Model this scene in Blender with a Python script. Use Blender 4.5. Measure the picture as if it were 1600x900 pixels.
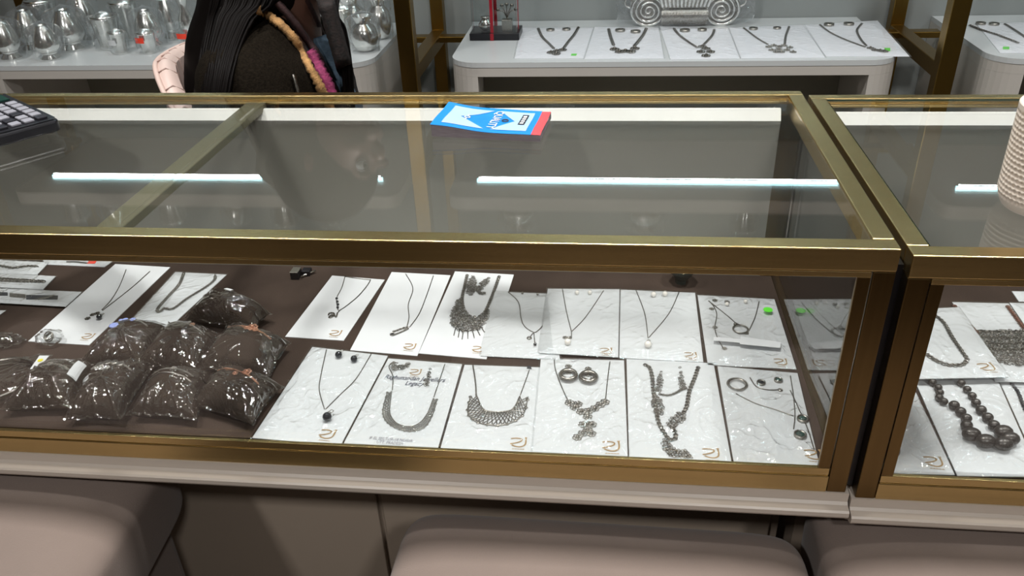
import bpy, math, random
from mathutils import Vector, Matrix
random.seed(7)
scene = bpy.context.scene
col = scene.collection
for o in list(bpy.data.objects):
    bpy.data.objects.remove(o)

# ------------------------------------------------------------------ camera
CAMP = (-0.5338, -0.0421, 0.1288)
CAMC = Vector((-0.2674, -0.6871, 0.3593))
FPX = 1280.4
CR = (Matrix.Rotation(CAMP[2], 3, 'Z') @ Matrix.Rotation(CAMP[0], 3, 'X')
      @ Matrix(((1, 0, 0), (0, 0, -1), (0, 1, 0))) @ Matrix.Rotation(CAMP[1], 3, 'Z'))
cam_data = bpy.data.cameras.new('camera')
cam = bpy.data.objects.new('camera', cam_data)
col.objects.link(cam)
cam_data.sensor_width = 36.0
cam_data.lens = FPX / 1600 * 36
cam_data.clip_start = 0.02
cam.matrix_world = Matrix.Translation(CAMC) @ CR.to_4x4()
scene.camera = cam

# ------------------------------------------------------------------ world, exposure
W = bpy.data.worlds.new('world'); scene.world = W
W.use_nodes = True
W.node_tree.nodes['Background'].inputs[0].default_value = (0.5, 0.5, 0.48, 1)
W.node_tree.nodes['Background'].inputs[1].default_value = 0.25
vs = scene.view_settings
vs.view_transform = 'Standard'; vs.look = 'None'; vs.gamma = 1.0; vs.exposure = 0.0
vs.use_curve_mapping = False

# ------------------------------------------------------------------ dimensions (counter top is z = 0)
ZF = -0.98          # room floor
ZC = 1.62           # ceiling
YW = 1.665          # back wall
ZB = -0.168         # wall bench top
YB = 1.238          # wall bench front
ZT = -0.273         # tray floor in the showcases
BX = (-1.36, -0.128, 1.104)   # bench centres
FXS = (-1.976, -0.745, 0.487)  # brass stands

def area(name, x, y, z, sx, sy, power, rot=(0, 0, 0), color=(1, 1, 1), spread=math.pi):
    l = bpy.data.lights.new(name, 'AREA'); l.shape = 'RECTANGLE'
    l.size = sx; l.size_y = sy; l.energy = power; l.color = color; l.spread = spread
    o = bpy.data.objects.new(name, l); col.objects.link(o)
    o.location = (x, y, z); o.rotation_euler = rot
    return o
# downlights set into the ceiling in a row above the counter, and an unseen row over the customers added as front fill
LAMPS = [(-1.45, 0.26, 10.0), (-0.42, 0.26, 10.0), (0.62, 0.26, 10.0), (1.66, 0.26, 8),
         (-1.2, -1.7, 22), (0.4, -1.7, 22)]
for i, (x, y, pw) in enumerate(LAMPS):
    area('downlight_lamp', x, y, ZC - 0.012, 0.17, 0.17, pw, color=(1, 0.98, 0.955), spread=math.radians(105) if y > 0 else math.pi)
# LED lines under the upper wall shelves
for x in BX:
    area('shelf_led_lamp', x, 1.345, 0.503, 0.96, 0.005, 0.75, color=(0.86, 0.96, 1.0))
    area('shelf_led_lamp', x, 1.345, 1.069, 0.96, 0.005, 0.75, color=(0.86, 0.96, 1.0))  # added higher row, no known source, brightens the upper wall and rail tops

# ------------------------------------------------------------------ projection helpers
def ray(u, v):
    return CR @ Vector(((u - 800) / FPX, -(v - 450) / FPX, -1.0))
def at(u, v, axis, val):
    d = ray(u, v)
    return CAMC + d * ((val - CAMC[axis]) / d[axis])
def T(u, v, h=0.0):
    return at(u, v, 2, ZT + h)

# ------------------------------------------------------------------ materials
def lin(c):
    if isinstance(c, str):
        c = tuple(int(c[i:i + 2], 16) / 255 for i in (0, 2, 4))
    return tuple((x / 12.92 if x <= 0.04045 else ((x + 0.055) / 1.055) ** 2.4) for x in c)
MATS = {}
def mat(name, c, rough=0.5, metal=0.0, var=0.12, nscale=30.0, bump=0.0, bscale=200.0, aniso=0, sheen=0, emit=0, coat=0, stretch=None, spec=0.5):
    if name in MATS: return MATS[name]
    m = bpy.data.materials.new(name); m.use_nodes = True
    nt = m.node_tree; b = nt.nodes['Principled BSDF']
    L = lin(c)
    tc = nt.nodes.new('ShaderNodeTexCoord'); src = tc.outputs['Object']
    if stretch:
        mp = nt.nodes.new('ShaderNodeMapping'); mp.inputs['Scale'].default_value = stretch
        nt.links.new(src, mp.inputs['Vector']); src = mp.outputs['Vector']
    nz = nt.nodes.new('ShaderNodeTexNoise'); nz.inputs['Scale'].default_value = nscale
    nz.inputs['Detail'].default_value = 4
    nt.links.new(src, nz.inputs['Vector'])
    rp = nt.nodes.new('ShaderNodeValToRGB')
    rp.color_ramp.elements[0].position = 0.3; rp.color_ramp.elements[1].position = 0.7
    rp.color_ramp.elements[0].color = tuple(x * (1 - var) for x in L) + (1,)
    rp.color_ramp.elements[1].color = tuple(min(1, x * (1 + var)) for x in L) + (1,)
    nt.links.new(nz.outputs['Fac'], rp.inputs['Fac'])
    nt.links.new(rp.outputs['Color'], b.inputs['Base Color'])
    b.inputs['Roughness'].default_value = rough
    b.inputs['Metallic'].default_value = metal
    b.inputs['Specular IOR Level'].default_value = spec
    if aniso: b.inputs['Anisotropic'].default_value = aniso
    if sheen:
        b.inputs['Sheen Weight'].default_value = sheen
    if coat: b.inputs['Coat Weight'].default_value = coat
    if emit:
        b.inputs['Emission Color'].default_value = L + (1,)
        b.inputs['Emission Strength'].default_value = emit
    if bump:
        n2 = nt.nodes.new('ShaderNodeTexNoise'); n2.inputs['Scale'].default_value = bscale
        n2.inputs['Detail'].default_value = 3
        nt.links.new(src, n2.inputs['Vector'])
        bp = nt.nodes.new('ShaderNodeBump'); bp.inputs['Strength'].default_value = bump
        bp.inputs['Distance'].default_value = 0.002
        nt.links.new(n2.outputs['Fac'], bp.inputs['Height'])
        nt.links.new(bp.outputs['Normal'], b.inputs['Normal'])
    MATS[name] = m
    return m
def clear(name, tint=(0.95, 0.97, 0.96), f0=0.04, rough=0.0, bump=0.0, bscale=60.0, gain=1.0, haze=0.0, dist=0.003):
    """thin transparent sheet: straight-through light plus a Schlick mirror reflection"""
    if name in MATS: return MATS[name]
    m = bpy.data.materials.new(name); m.use_nodes = True
    nt = m.node_tree; nt.nodes.remove(nt.nodes['Principled BSDF'])
    out = nt.nodes['Material Output']
    tr = nt.nodes.new('ShaderNodeBsdfTransparent'); tr.inputs[0].default_value = tint + (1,)
    gl = nt.nodes.new('ShaderNodeBsdfGlossy'); gl.inputs['Roughness'].default_value = rough
    gl.inputs[0].default_value = (1, 1, 1, 1)
    geo = nt.nodes.new('ShaderNodeNewGeometry')
    nrm = geo.outputs['Normal']
    if bump:
        tc = nt.nodes.new('ShaderNodeTexCoord')
        nz = nt.nodes.new('ShaderNodeTexNoise'); nz.inputs['Scale'].default_value = bscale
        nz.inputs['Detail'].default_value = 2.0; nz.inputs['Distortion'].default_value = 1.6
        nt.links.new(tc.outputs['Object'], nz.inputs['Vector'])
        bp = nt.nodes.new('ShaderNodeBump'); bp.inputs['Strength'].default_value = bump
        bp.inputs['Distance'].default_value = dist
        rd = nt.nodes.new('ShaderNodeMath'); rd.operation = 'SUBTRACT'; rd.inputs[1].default_value = 0.5
        nt.links.new(nz.outputs['Fac'], rd.inputs[0])
        ra = nt.nodes.new('ShaderNodeMath'); ra.operation = 'ABSOLUTE'; nt.links.new(rd.outputs[0], ra.inputs[0])
        rs = nt.nodes.new('ShaderNodeMath'); rs.operation = 'SMOOTH_MAX'; rs.inputs[1].default_value = 0.02; rs.inputs[2].default_value = 0.04
        nt.links.new(ra.outputs[0], rs.inputs[0])
        nt.links.new(rs.outputs[0], bp.inputs['Height'])
        nrm = bp.outputs['Normal']
        nt.links.new(nrm, gl.inputs['Normal'])
    dp = nt.nodes.new('ShaderNodeVectorMath'); dp.operation = 'DOT_PRODUCT'
    nt.links.new(geo.outputs['Incoming'], dp.inputs[0]); nt.links.new(nrm, dp.inputs[1])
    def M(op, a, b=None, cl=False):
        n = nt.nodes.new('ShaderNodeMath'); n.operation = op; n.use_clamp = cl
        for i, v in enumerate((a, b)):
            if v is None: continue
            if isinstance(v, (int, float)): n.inputs[i].default_value = v
            else: nt.links.new(v, n.inputs[i])
        return n.outputs[0]
    c = M('ABSOLUTE', dp.outputs['Value'])
    p5 = M('POWER', M('SUBTRACT', 1.0, c, True), 5.0)
    f = M('MULTIPLY', M('ADD', M('MULTIPLY', p5, 1 - f0), f0), gain, True)
    mx = nt.nodes.new('ShaderNodeMixShader')
    nt.links.new(f, mx.inputs[0]); nt.links.new(tr.outputs[0], mx.inputs[1]); nt.links.new(gl.outputs[0], mx.inputs[2])
    last = mx.outputs[0]
    if haze:
        df = nt.nodes.new('ShaderNodeBsdfDiffuse'); df.inputs[0].default_value = (0.85, 0.87, 0.88, 1)
        m2 = nt.nodes.new('ShaderNodeMixShader'); m2.inputs[0].default_value = haze
        nt.links.new(last, m2.inputs[1]); nt.links.new(df.outputs[0], m2.inputs[2]); last = m2.outputs[0]
    nt.links.new(last, out.inputs['Surface'])
    MATS[name] = m
    return m

GLASS = clear('showcase_glass', (0.98, 0.985, 0.982), 0.04)
GLEDGE = mat('glass_edge_green', '1d3a33', 0.15, var=0.1)
PLASTIC = clear('clear_sleeve', (0.98, 0.985, 0.985), 0.045, 0.02, 0.4, 18, 2.4, 0.0, 0.01)
SOFTP = clear('soft_clear_sleeve', (0.985, 0.987, 0.99), 0.03, 0.06, 0.3, 22, 0.8, 0.05, 0.006)
CRINKLE = clear('crinkled_film', (0.96, 0.965, 0.965), 0.04, 0.04, 0.55, 24, 3.0, 0.0, 0.012)
WRAP = clear('clear_wrap', (0.95, 0.96, 0.965), 0.05, 0.025, 0.7, 20, 1.8, 0.06, 0.012)
ACRYL = clear('acrylic_box', (0.96, 0.97, 0.97), 0.04)
BRASS = mat('brushed_brass_lit', 'cdb47e', 0.26, 1.0, 0.06, 6, 0.12, 260, stretch=(1, 30, 30))  # rail copy of the brass, brighter reflections put into its colour
BRASSV = mat('brushed_brass_shaded', '76613f', 0.28, 1.0, 0.06, 6, 0.12, 260, stretch=(30, 30, 1))  # same brass darkened for the posts, shading put into the colour
BRASSD = mat('aged_brass_tube', '94783f', 0.33, 1.0, 0.08, 5, 0.1, 200)
OLIVEB = mat('olive_support_bar', '6c6851', 0.45, 0.35, 0.05, 6)
SILVER = mat('oxidised_silver', 'a3a099', 0.30, 1.0, 0.35, 500)
SILVERD = mat('dark_silver', '86837d', 0.33, 1.0, 0.4, 500)
BRIGHT = mat('polished_silver', 'f0f0ec', 0.2, 1.0, 0.04, 40)
ROSE = mat('rose_gold', 'c99a80', 0.3, 1.0, 0.2, 300)
CARD = mat('white_card', 'd1d4d6', 0.6, 0, 0.015, 60, 0.03, 300)
CARDB = mat('white_card_satin', 'eff1f6', 0.5, 0, 0.02, 14, 0.25, 9)
GOLD = mat('gold_print', 'a08358', 0.5, 0, 0.15, 200)
INK = mat('dark_ink', '35374a', 0.6, 0, 0.1, 200)
GREYINK = mat('grey_ink', '80808a', 0.6, 0, 0.1, 200)
TRAY = mat('dark_brown_velvet', '3d332d', 0.95, 0, 0.3, 9, 0.25, 900, spec=0.1)
CUSH = mat('taupe_velvet', '372f29', 0.95, 0, 0.1, 30, 0.25, 900, spec=0.1)
PANELG = mat('grey_back_panel', '96948a', 0.55, 0, 0.03, 4)
LEDGE = mat('beige_lacquer', 'c4b9ae', 0.35, 0, 0.03, 5)
BASEP = mat('taupe_base_panel', 'a8998a', 0.5, 0, 0.04, 3)
WHITE = mat('white_gloss', 'cdd1d2', 0.18, 0, 0.015, 5)
BENCHW = mat('white_lacquer', 'c6c1ba', 0.3, 0, 0.015, 5)
BENCHD = mat('bench_interior_shade', '8d897c', 0.6, 0, 0.03, 5)  # shade inside the bench opening put into the back panel colour
MARBLE = mat('white_marble_edge', 'f8f8f2', 0.3, 0, 0.06, 9)
WALLM = mat('grey_wall_paint', '8e9392', 0.6, 0, 0.02, 3)
DARKW = mat('dark_wall_paint', '5d5247', 0.7, 0, 0.1, 3)
CEIL = mat('ceiling_paint', 'bdbab2', 0.8, 0, 0.02, 3)
FLOOR = mat('dark_floor', '463c33', 0.35, 0, 0.15, 4)
SEAT = mat('taupe_suede', '7c6e66', 0.95, 0, 0.05, 7, 0.2, 500, sheen=0.15)
PINK = mat('pale_pink_leather', 'cfb8af', 0.45, 0, 0.04, 10)
BLACKP = mat('black_plastic', '15151a', 0.35, 0, 0.2, 60)
KEYB = mat('black_key', '25252c', 0.4, 0, 0.1, 60)
KEYGLARE = mat('glare_key', '8f8f97', 0.4, 0, 0.05, 60)  # pale glare on dark keys put into their colour
BLUE = mat('blue_cover_print', '1580d2', 0.4, 0, 0.05, 40)
PALE = mat('pale_cover_print', '9fbadb', 0.45, 0, 0.04, 300)
RED = mat('red_binding', 'd9494f', 0.6, 0, 0.05, 60)
PAPER = mat('paper_edges', '6d6468', 0.8, 0, 0.35, 60, stretch=(1, 1, 60))
MUGM = mat('cream_ceramic', 'ddd1c4', 0.4, 0, 0.03, 30)
SKIN = mat('brown_skin', '5d4034', 0.5, 0, 0.06, 30)
HAIR = mat('black_hair', '0d0a09', 0.55, 0, 0.3, 80, stretch=(20, 20, 1), spec=0.08)
KNIT = mat('olive_knit', '191510', 0.95, 0, 0.4, 260, 0.7, 420, spec=0.04)
TAN = mat('tan_embroidery', 'a27b4d', 0.9, 0, 0.4, 90, 0.8, 350)
PINKE = mat('magenta_embroidery', '862f57', 0.85, 0, 0.35, 120, 0.8, 350)
MAROON = mat('maroon_border', '291212', 0.8, 0, 0.5, 160, 0.5, 300)
SHIRT = mat('slate_blue_cloth', '5d7386', 0.85, 0, 0.2, 120, 0.4, 350)
TROUS = mat('dark_trousers', '23222a', 0.9, 0, 0.2, 80)
RIBBON = mat('red_ribbon', '9b1426', 0.4, 0, 0.15, 60)
GREENS = mat('green_sticker', '62e03a', 0.5, 0, 0.05, 60)
REDS = mat('red_sticker', 'f0452e', 0.5, 0, 0.05, 60)
YELL = mat('yellow_print', 'd8cc2a', 0.5, 0, 0.05, 60)
PEARL = mat('white_pearl', 'e6e3dc', 0.15, 0, 0.03, 30, coat=0.6)
BPEARL = mat('black_pearl', '35373b', 0.12, 0.3, 0.1, 30, coat=0.6)
STONE = mat('dark_green_stone', '24423d', 0.1, 0, 0.1, 30)
BLUEE = mat('blue_enamel', '8f9bd0', 0.2, 0, 0.1, 60)
BEADM = mat('grey_beads', '4c4a48', 0.35, 0.6, 0.5, 900)
BLACKL = mat('black_strap', '20242c', 0.5, 0, 0.2, 60)
BROWNC = mat('brown_cord', '6b4a3c', 0.8, 0, 0.4, 300)
LEDM = mat('led_diffuser', 'bff0fa', 0.5, 0, 0.0, 5, emit=9.0)
LAMPM = mat('lamp_diffuser', 'fff3e0', 0.5, 0, 0.0, 5, emit=6.0)
CRYST = mat('smoky_crystal', '39403c', 0.05, 0.2, 0.15, 30, coat=1.0)

# ------------------------------------------------------------------ mesh builder
ORG = {}
class MB:
    def __init__(s): s.v = []; s.f = []; s.m = []; s.k = 0
    def slot(s, k): s.k = k; return s
    def add(s, vs_, fs):
        n = len(s.v); s.v += [Vector(p) for p in vs_]
        s.f += [tuple(i + n for i in f) for f in fs]; s.m += [s.k] * len(fs); return s
    def box(s, x0, x1, y0, y1, z0, z1):
        return s.add([(x0, y0, z0), (x1, y0, z0), (x1, y1, z0), (x0, y1, z0), (x0, y0, z1), (x1, y0, z1), (x1, y1, z1), (x0, y1, z1)],
                     [(0, 3, 2, 1), (4, 5, 6, 7), (0, 1, 5, 4), (1, 2, 6, 5), (2, 3, 7, 6), (3, 0, 4, 7)])
    def prism(s, pts, h):
        """polygon (list of Vectors, counter-clockwise from above) extruded by vector h"""
        n = len(pts); h = Vector(h) if not isinstance(h, (int, float)) else Vector((0, 0, h))
        a = [Vector(p) for p in pts]; b = [p + h for p in a]
        return s.add(a + b, [tuple(reversed(range(n))), tuple(range(n, 2 * n))] + [(i, (i + 1) % n, n + (i + 1) % n, n + i) for i in range(n)])
    def tube(s, pts, r, n=6, caps=True, flat=1.0):
        pts = [Vector(p) for p in pts]
        if len(pts) < 2: return s
        rs = r if isinstance(r, (list, tuple)) else [r] * len(pts)
        vv = []; up = None
        for i, p in enumerate(pts):
            t = (pts[min(i + 1, len(pts) - 1)] - pts[max(i - 1, 0)])
            if t.length < 1e-9: t = Vector((1, 0, 0))
            t.normalize()
            if up is None:
                up = Vector((0, 0, 1)) if abs(t.z) < 0.9 else Vector((0, 1, 0))
            up = (up - t * up.dot(t))
            if up.length < 1e-6: up = t.orthogonal()
            up.normalize(); sd = t.cross(up)
            for k in range(n):
                a = 2 * math.pi * k / n
                vv.append(p + (sd * math.cos(a) + up * math.sin(a) * flat) * rs[i])
        ff = []
        for i in range(len(pts) - 1):
            for k in range(n):
                ff.append((i * n + k, i * n + (k + 1) % n, (i + 1) * n + (k + 1) % n, (i + 1) * n + k))
        if caps:
            ff.append(tuple(reversed(range(n)))); L = (len(pts) - 1) * n; ff.append(tuple(range(L, L + n)))
        return s.add(vv, ff)
    def sphere(s, c, r, n=10, m=6, sc=(1, 1, 1)):
        c = Vector(c); vv = [c + Vector((0, 0, r * sc[2]))]; ff = []
        for j in range(1, m):
            ph = math.pi * j / m
            for k in range(n):
                a = 2 * math.pi * k / n
                vv.append(c + Vector((r * sc[0] * math.sin(ph) * math.cos(a), r * sc[1] * math.sin(ph) * math.sin(a), r * sc[2] * math.cos(ph))))
        vv.append(c - Vector((0, 0, r * sc[2])))
        for k in range(n): ff.append((0, 1 + k, 1 + (k + 1) % n))
        for j in range(m - 2):
            for k in range(n):
                a = 1 + j * n
                ff.append((a + k, a + n + k, a + n + (k + 1) % n, a + (k + 1) % n))
        e = len(vv) - 1; a = 1 + (m - 2) * n
        for k in range(n): ff.append((a + k, e, a + (k + 1) % n))
        return s.add(vv, ff)
    def torus(s, c, R, r, n=10, m=5, ax=(1, 0, 0), ay=(0, 1, 0), a0=0, a1=2 * math.pi):
        c = Vector(c); ax = Vector(ax); ay = Vector(ay); az = ax.cross(ay).normalized()
        full = abs(a1 - a0 - 2 * math.pi) < 1e-6
        cnt = n if full else n + 1; vv = []; ff = []
        for i in range(cnt):
            a = a0 + (a1 - a0) * i / n; d = ax * math.cos(a) + ay * math.sin(a)
            for k in range(m):
                b = 2 * math.pi * k / m
                vv.append(c + d * R + (d.normalized() * math.cos(b) + az * math.sin(b)) * r)
        for i in range(n):
            for k in range(m):
                i2 = (i + 1) % cnt
                ff.append((i * m + k, i2 * m + k, i2 * m + (k + 1) % m, i * m + (k + 1) % m))
        return s.add(vv, ff)
    def lathe(s, c, prof, n=24, caps=True):
        c = Vector(c); vv = []; ff = []
        for (r, z) in prof:
            for k in range(n):
                a = 2 * math.pi * k / n; vv.append(c + Vector((r * math.cos(a), r * math.sin(a), z)))
        for i in range(len(prof) - 1):
            for k in range(n):
                ff.append((i * n + k, i * n + (k + 1) % n, (i + 1) * n + (k + 1) % n, (i + 1) * n + k))
        if caps:
            if prof[0][0] > 1e-5: ff.append(tuple(reversed(range(n))))
            if prof[-1][0] > 1e-5: L = (len(prof) - 1) * n; ff.append(tuple(range(L, L + n)))
        return s.add(vv, ff)
    def grid(s, fn, nu, nv, closed_u=False):
        vv = []; ff = []; cu = nu if closed_u else nu + 1
        for j in range(nv + 1):
            for i in range(cu): vv.append(Vector(fn(i / nu, j / nv)))
        for j in range(nv):
            for i in range(nu):
                i2 = (i + 1) % cu
                ff.append((j * cu + i, j * cu + i2, (j + 1) * cu + i2, (j + 1) * cu + i))
        return s.add(vv, ff)
    def build(s, name, m, parent=None, smooth=False, bevel=0):
        org = ORG.get(parent.name, Vector((0, 0, 0))) if parent else Vector((0, 0, 0))
        me = bpy.data.meshes.new(name)
        if parent is None:
            xs = [p.x for p in s.v]; ys = [p.y for p in s.v]; zs = [p.z for p in s.v]
            org = Vector(((min(xs) + max(xs)) / 2, (min(ys) + max(ys)) / 2, min(zs)))
        me.from_pydata([tuple(p - org) for p in s.v], [], s.f)
        ms = m if isinstance(m, (list, tuple)) else [m]
        for q in ms: me.materials.append(q)
        if len(ms) > 1: me.polygons.foreach_set('material_index', s.m)
        if smooth: me.polygons.foreach_set('use_smooth', [True] * len(me.polygons))
        me.update()
        o = bpy.data.objects.new(name, me); col.objects.link(o)
        if parent: o.parent = parent
        else: o.location = org
        ORG[o.name] = org
        if bevel:
            b = o.modifiers.new('bevel', 'BEVEL'); b.width = bevel; b.segments = 2; b.limit_method = 'ANGLE'
        return o
def tag(o, label=None, cat=None, group=None, kind=None):
    if label: o['label'] = label
    if cat: o['category'] = cat
    if group: o['group'] = group
    if kind: o['kind'] = kind
    return o
def thing(name, loc, label, cat, group=None, kind=None):
    o = bpy.data.objects.new(name, None); col.objects.link(o)
    o.location = loc; o.empty_display_size = 0.05
    ORG[o.name] = Vector(loc)
    return tag(o, label, cat, group, kind)
def struct(name, mb, m, label, parent=None, **k):
    o = mb.build(name, m, parent, **k)
    if parent is None: tag(o, label, None, None, 'structure')
    return o
def spline(pts, k=6):
    pts = [Vector(p) for p in pts]
    if len(pts) < 3:
        return [pts[0].lerp(pts[-1], i / k) for i in range(k + 1)]
    out = []
    for i in range(len(pts) - 1):
        p0 = pts[max(i - 1, 0)]; p1 = pts[i]; p2 = pts[i + 1]; p3 = pts[min(i + 2, len(pts) - 1)]
        for j in range(k):
            t = j / k
            out.append(0.5 * ((2 * p1) + (p2 - p0) * t + (2 * p0 - 5 * p1 + 4 * p2 - p3) * t * t + (3 * p1 - p0 - 3 * p2 + p3) * t ** 3))
    out.append(pts[-1]); return out
def resample(pts, step):
    out = [pts[0]]; acc = 0
    for a, b in zip(pts, pts[1:]):
        L = (b - a).length; d = step - acc
        while d <= L and L > 0:
            out.append(a.lerp(b, d / L)); d += step
        acc = (acc + L) % step
    return out
def text_geo(body, size, shear=0.0, bold=0.012):
    """flat glyph outlines as (verts2d, faces), centred"""
    cu = bpy.data.curves.new('t', 'FONT'); cu.body = body; cu.size = size
    cu.align_x = 'CENTER'; cu.align_y = 'CENTER'; cu.shear = shear; cu.resolution_u = 2; cu.offset = bold * size
    ob = bpy.data.objects.new('t', cu); col.objects.link(ob)
    dg = bpy.context.evaluated_depsgraph_get(); dg.update()
    me = bpy.data.meshes.new_from_object(ob.evaluated_get(dg))
    vv = [(p.co.x, p.co.y) for p in me.vertices]; ff = [tuple(p.vertices) for p in me.polygons]
    bpy.data.objects.remove(ob); bpy.data.curves.remove(cu); bpy.data.meshes.remove(me)
    return vv, ff
def noise1(x, y, z=0.0):
    from mathutils import noise
    return noise.noise(Vector((x, y, z)))

# ================================================================== the room
X0, X1, Y0 = -3.2, 3.2, -3.2
struct('floor', MB().box(X0, X1, Y0, YW + 0.1, ZF - 0.05, ZF), FLOOR, 'dark brown polished shop floor')
struct('ceiling', MB().box(X0, X1, Y0, YW + 0.1, ZC, ZC + 0.05), CEIL, 'plain off-white shop ceiling')
struct('wall_back', MB().box(X0, X1, YW, YW + 0.1, ZF, ZC), WALLM, 'plain grey painted wall behind the white benches')
struct('wall_left', MB().box(X0 - 0.1, X0, Y0, YW + 0.1, ZF, ZC), DARKW, 'dark brown side wall of the shop')
struct('wall_right', MB().box(X1, X1 + 0.1, Y0, YW + 0.1, ZF, ZC), DARKW, 'dark brown side wall at the far end of the shop')
struct('wall_front', MB().box(X0, X1, Y0 - 0.1, Y0, ZF, ZC), DARKW, 'dark brown wall facing the counter')
for i, (x, y, pw) in enumerate(LAMPS):
    t = thing('downlight', (x, y, ZC - 0.03), 'square recessed ceiling downlight with white rim', 'downlight', 'ceiling downlights')
    f = MB()
    for sx in (-1, 1):
        f.box(x + sx * 0.1 - 0.01, x + sx * 0.1 + 0.01, y - 0.11, y + 0.11, ZC - 0.012, ZC)
        f.box(x - 0.09, x + 0.09, y + sx * 0.1 - 0.01, y + sx * 0.1 + 0.01, ZC - 0.012, ZC)
    f.build('rim', WHITE, t)
    MB().box(x - 0.09, x + 0.09, y - 0.09, y + 0.09, ZC - 0.004, ZC - 0.001).build('diffuser', LAMPM, t)

# ================================================================== the glass showcases
D = 0.4714
def pane(mb, x0, x1, y0, y1, z0, z1, big):
    """a sheet of glass: clear faces, green cut edges. big = axis of its thickness"""
    n = len(mb.f); mb.box(x0, x1, y0, y1, z0, z1)
    axis_faces = {2: (0, 1), 1: (2, 4), 0: (3, 5)}[big]
    for i in range(6): mb.m[n + i] = 0 if i in axis_faces else 1
    return mb
def counter(xa, xb, dy, dz, div, label, edge, seam=False):
    t = thing('glass_showcase_counter', ((xa + xb) / 2, dy + 0.25, ZF), label, 'counter', 'glass showcase counters')
    y = lambda v: v + dy
    z = lambda v: v + dz
    def bar(n, x0, x1, y0, y1, z0, z1, m=BRASS, bv=0.0012):
        return MB().box(x0, x1, y(y0), y(y1), z(z0), z(z1)).build(n, m, t, bevel=bv)
    # brass frame
    bar('front_top_rail', xa, xb, 0, 0.02, -0.0236, 0)
    bar('back_top_rail', xa, xb, D - 0.016, D, -0.011, 0)
    bar('back_rail_lip', xa + 0.02, xb - 0.02, D - 0.021, D - 0.0165, -0.0125, -0.0077)
    bar('front_bottom_rail', xa + 0.0205, xb - 0.0205, 0, 0.02, -0.30, -0.2772)
    bar('back_bottom_rail', xa, xb, D - 0.02, D, -0.30, -0.277)
    for e in (0, 1):
        s = 1 if e == 0 else -1
        xx = xa if e == 0 else xb
        def X(a, b): return (min(xx + s * a, xx + s * b), max(xx + s * a, xx + s * b))
        bar('side_top_rail', *X(0, 0.02), 0.0205, D - 0.0165, -0.0236, 0)
        bar('side_bottom_rail', *X(0, 0.02), 0.0205, D - 0.02, -0.30, -0.277)
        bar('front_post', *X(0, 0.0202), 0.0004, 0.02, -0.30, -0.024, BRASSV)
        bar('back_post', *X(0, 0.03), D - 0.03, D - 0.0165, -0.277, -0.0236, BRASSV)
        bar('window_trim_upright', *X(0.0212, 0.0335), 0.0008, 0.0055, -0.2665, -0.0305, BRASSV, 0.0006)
        pane(MB(), *X(0.008, 0.014), y(0.021), y(D - 0.031), z(-0.2765), z(-0.024), 0).build('side_pane', [GLASS, edge], t)
    bar('window_trim_top', xa + 0.0213, xb - 0.0213, 0.0008, 0.0055, -0.0305, -0.0244, BRASS, 0.0006)
    bar('window_trim_bottom', xa + 0.0213, xb - 0.0213, 0.0008, 0.0055, -0.2764, -0.2665, BRASS, 0.0006)
    pane(MB(), xa + 0.0215, xb - 0.0215, y(0.006), y(0.011), z(-0.2765), z(-0.0244), 1).build('front_pane', [GLASS, edge], t)
    xs = [xa + 0.0208, xb - 0.0208]
    if div is not None:
        xs = [xs[0], div, xs[1]]
        bar('support_bar', div - 0.031, div - 0.001, 0.021, D - 0.0215, -0.019, -0.0085, OLIVEB)
    for a, b in zip(xs, xs[1:]):
        pane(MB(), a + 0.0006, b - 0.0006, y(0.0208), y(D - 0.0167), z(-0.0037), z(-0.0012), 2).build('top_pane', [GLASS, edge], t)
    # inside: grey rear panel with a white stone edge, velvet floor
    p = MB().box(xa + 0.031, xb - 0.031, y(0.428), y(0.44), z(-0.276), z(-0.0285)).build('rear_panel', PANELG, t)
    MB().prism([Vector((xa + 0.031, y(a), z(b))) for a, b in ((0.4415, -0.0283), (0.4415, -0.0145), (0.436, -0.0145), (0.4265, -0.0283))], (xb - xa - 0.062, 0, 0)).build('white_edge', MARBLE, p)
    MB().box(xa + 0.0145, xb - 0.0145, y(0.0145), y(0.4275), z(-0.29), z(ZT - dz)).build('tray_floor', TRAY, t)
    # lacquered ledge and recessed base
    x0, x1 = xa - 0.004, xb + 0.004
    q = MB(); prof = [(0.45, -0.3002), (-0.001, -0.3002), (-0.001, -0.312), (-0.004, -0.3145), (-0.0115, -0.3155), (-0.0135, -0.3175), (-0.0135, -0.323),
                      (-0.0115, -0.3265), (-0.004, -0.3285), (0.004, -0.3365), (0.45, -0.3365)]
    pts = [Vector((x0, y(a), z(b))) for a, b in prof]
    q.prism(list(reversed(pts)), (x1 - x0, 0, 0)); q.build('ledge_moulding', LEDGE, t)
    b = MB().box(x0 + 0.01, x1 - 0.01, y(0.20), y(0.45), ZF + 0.08, z(-0.337)).build('base_cabinet', BASEP, t)
    n = max(2, int((x1 - x0) / 0.55)); w = (x1 - x0 - 0.04) / n
    for i in range(n):
        MB().box(x0 + 0.02 + i * w + 0.004, x0 + 0.02 + (i + 1) * w - 0.004, y(0.19), y(0.1995), ZF + 0.10, z(-0.375)).build('base_panel', BASEP, b, bevel=0.002)
    MB().box(x0 + 0.03, x1 - 0.03, y(0.24), y(0.43), ZF, ZF + 0.0795).build('plinth', BLACKP, t)
    if seam: MB().box(xb + 0.001, xb + 0.0095, 0.012, D - 0.02, -0.299, -0.022).build('gap_shade_strip', BLACKP, t)  # black strip added to stand for the shade in the gap between counters
    return t
counter(-1.78, 0.0, 0, 0, -0.7693, 'long brass framed glass showcase counter with bracelet cushions and a blue pad on top', GLASS, True)
counter(0.0105, 1.55, -0.002, -0.005, None, 'brass framed glass showcase counter with a dimpled cream mug on top', GLEDGE)

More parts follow.
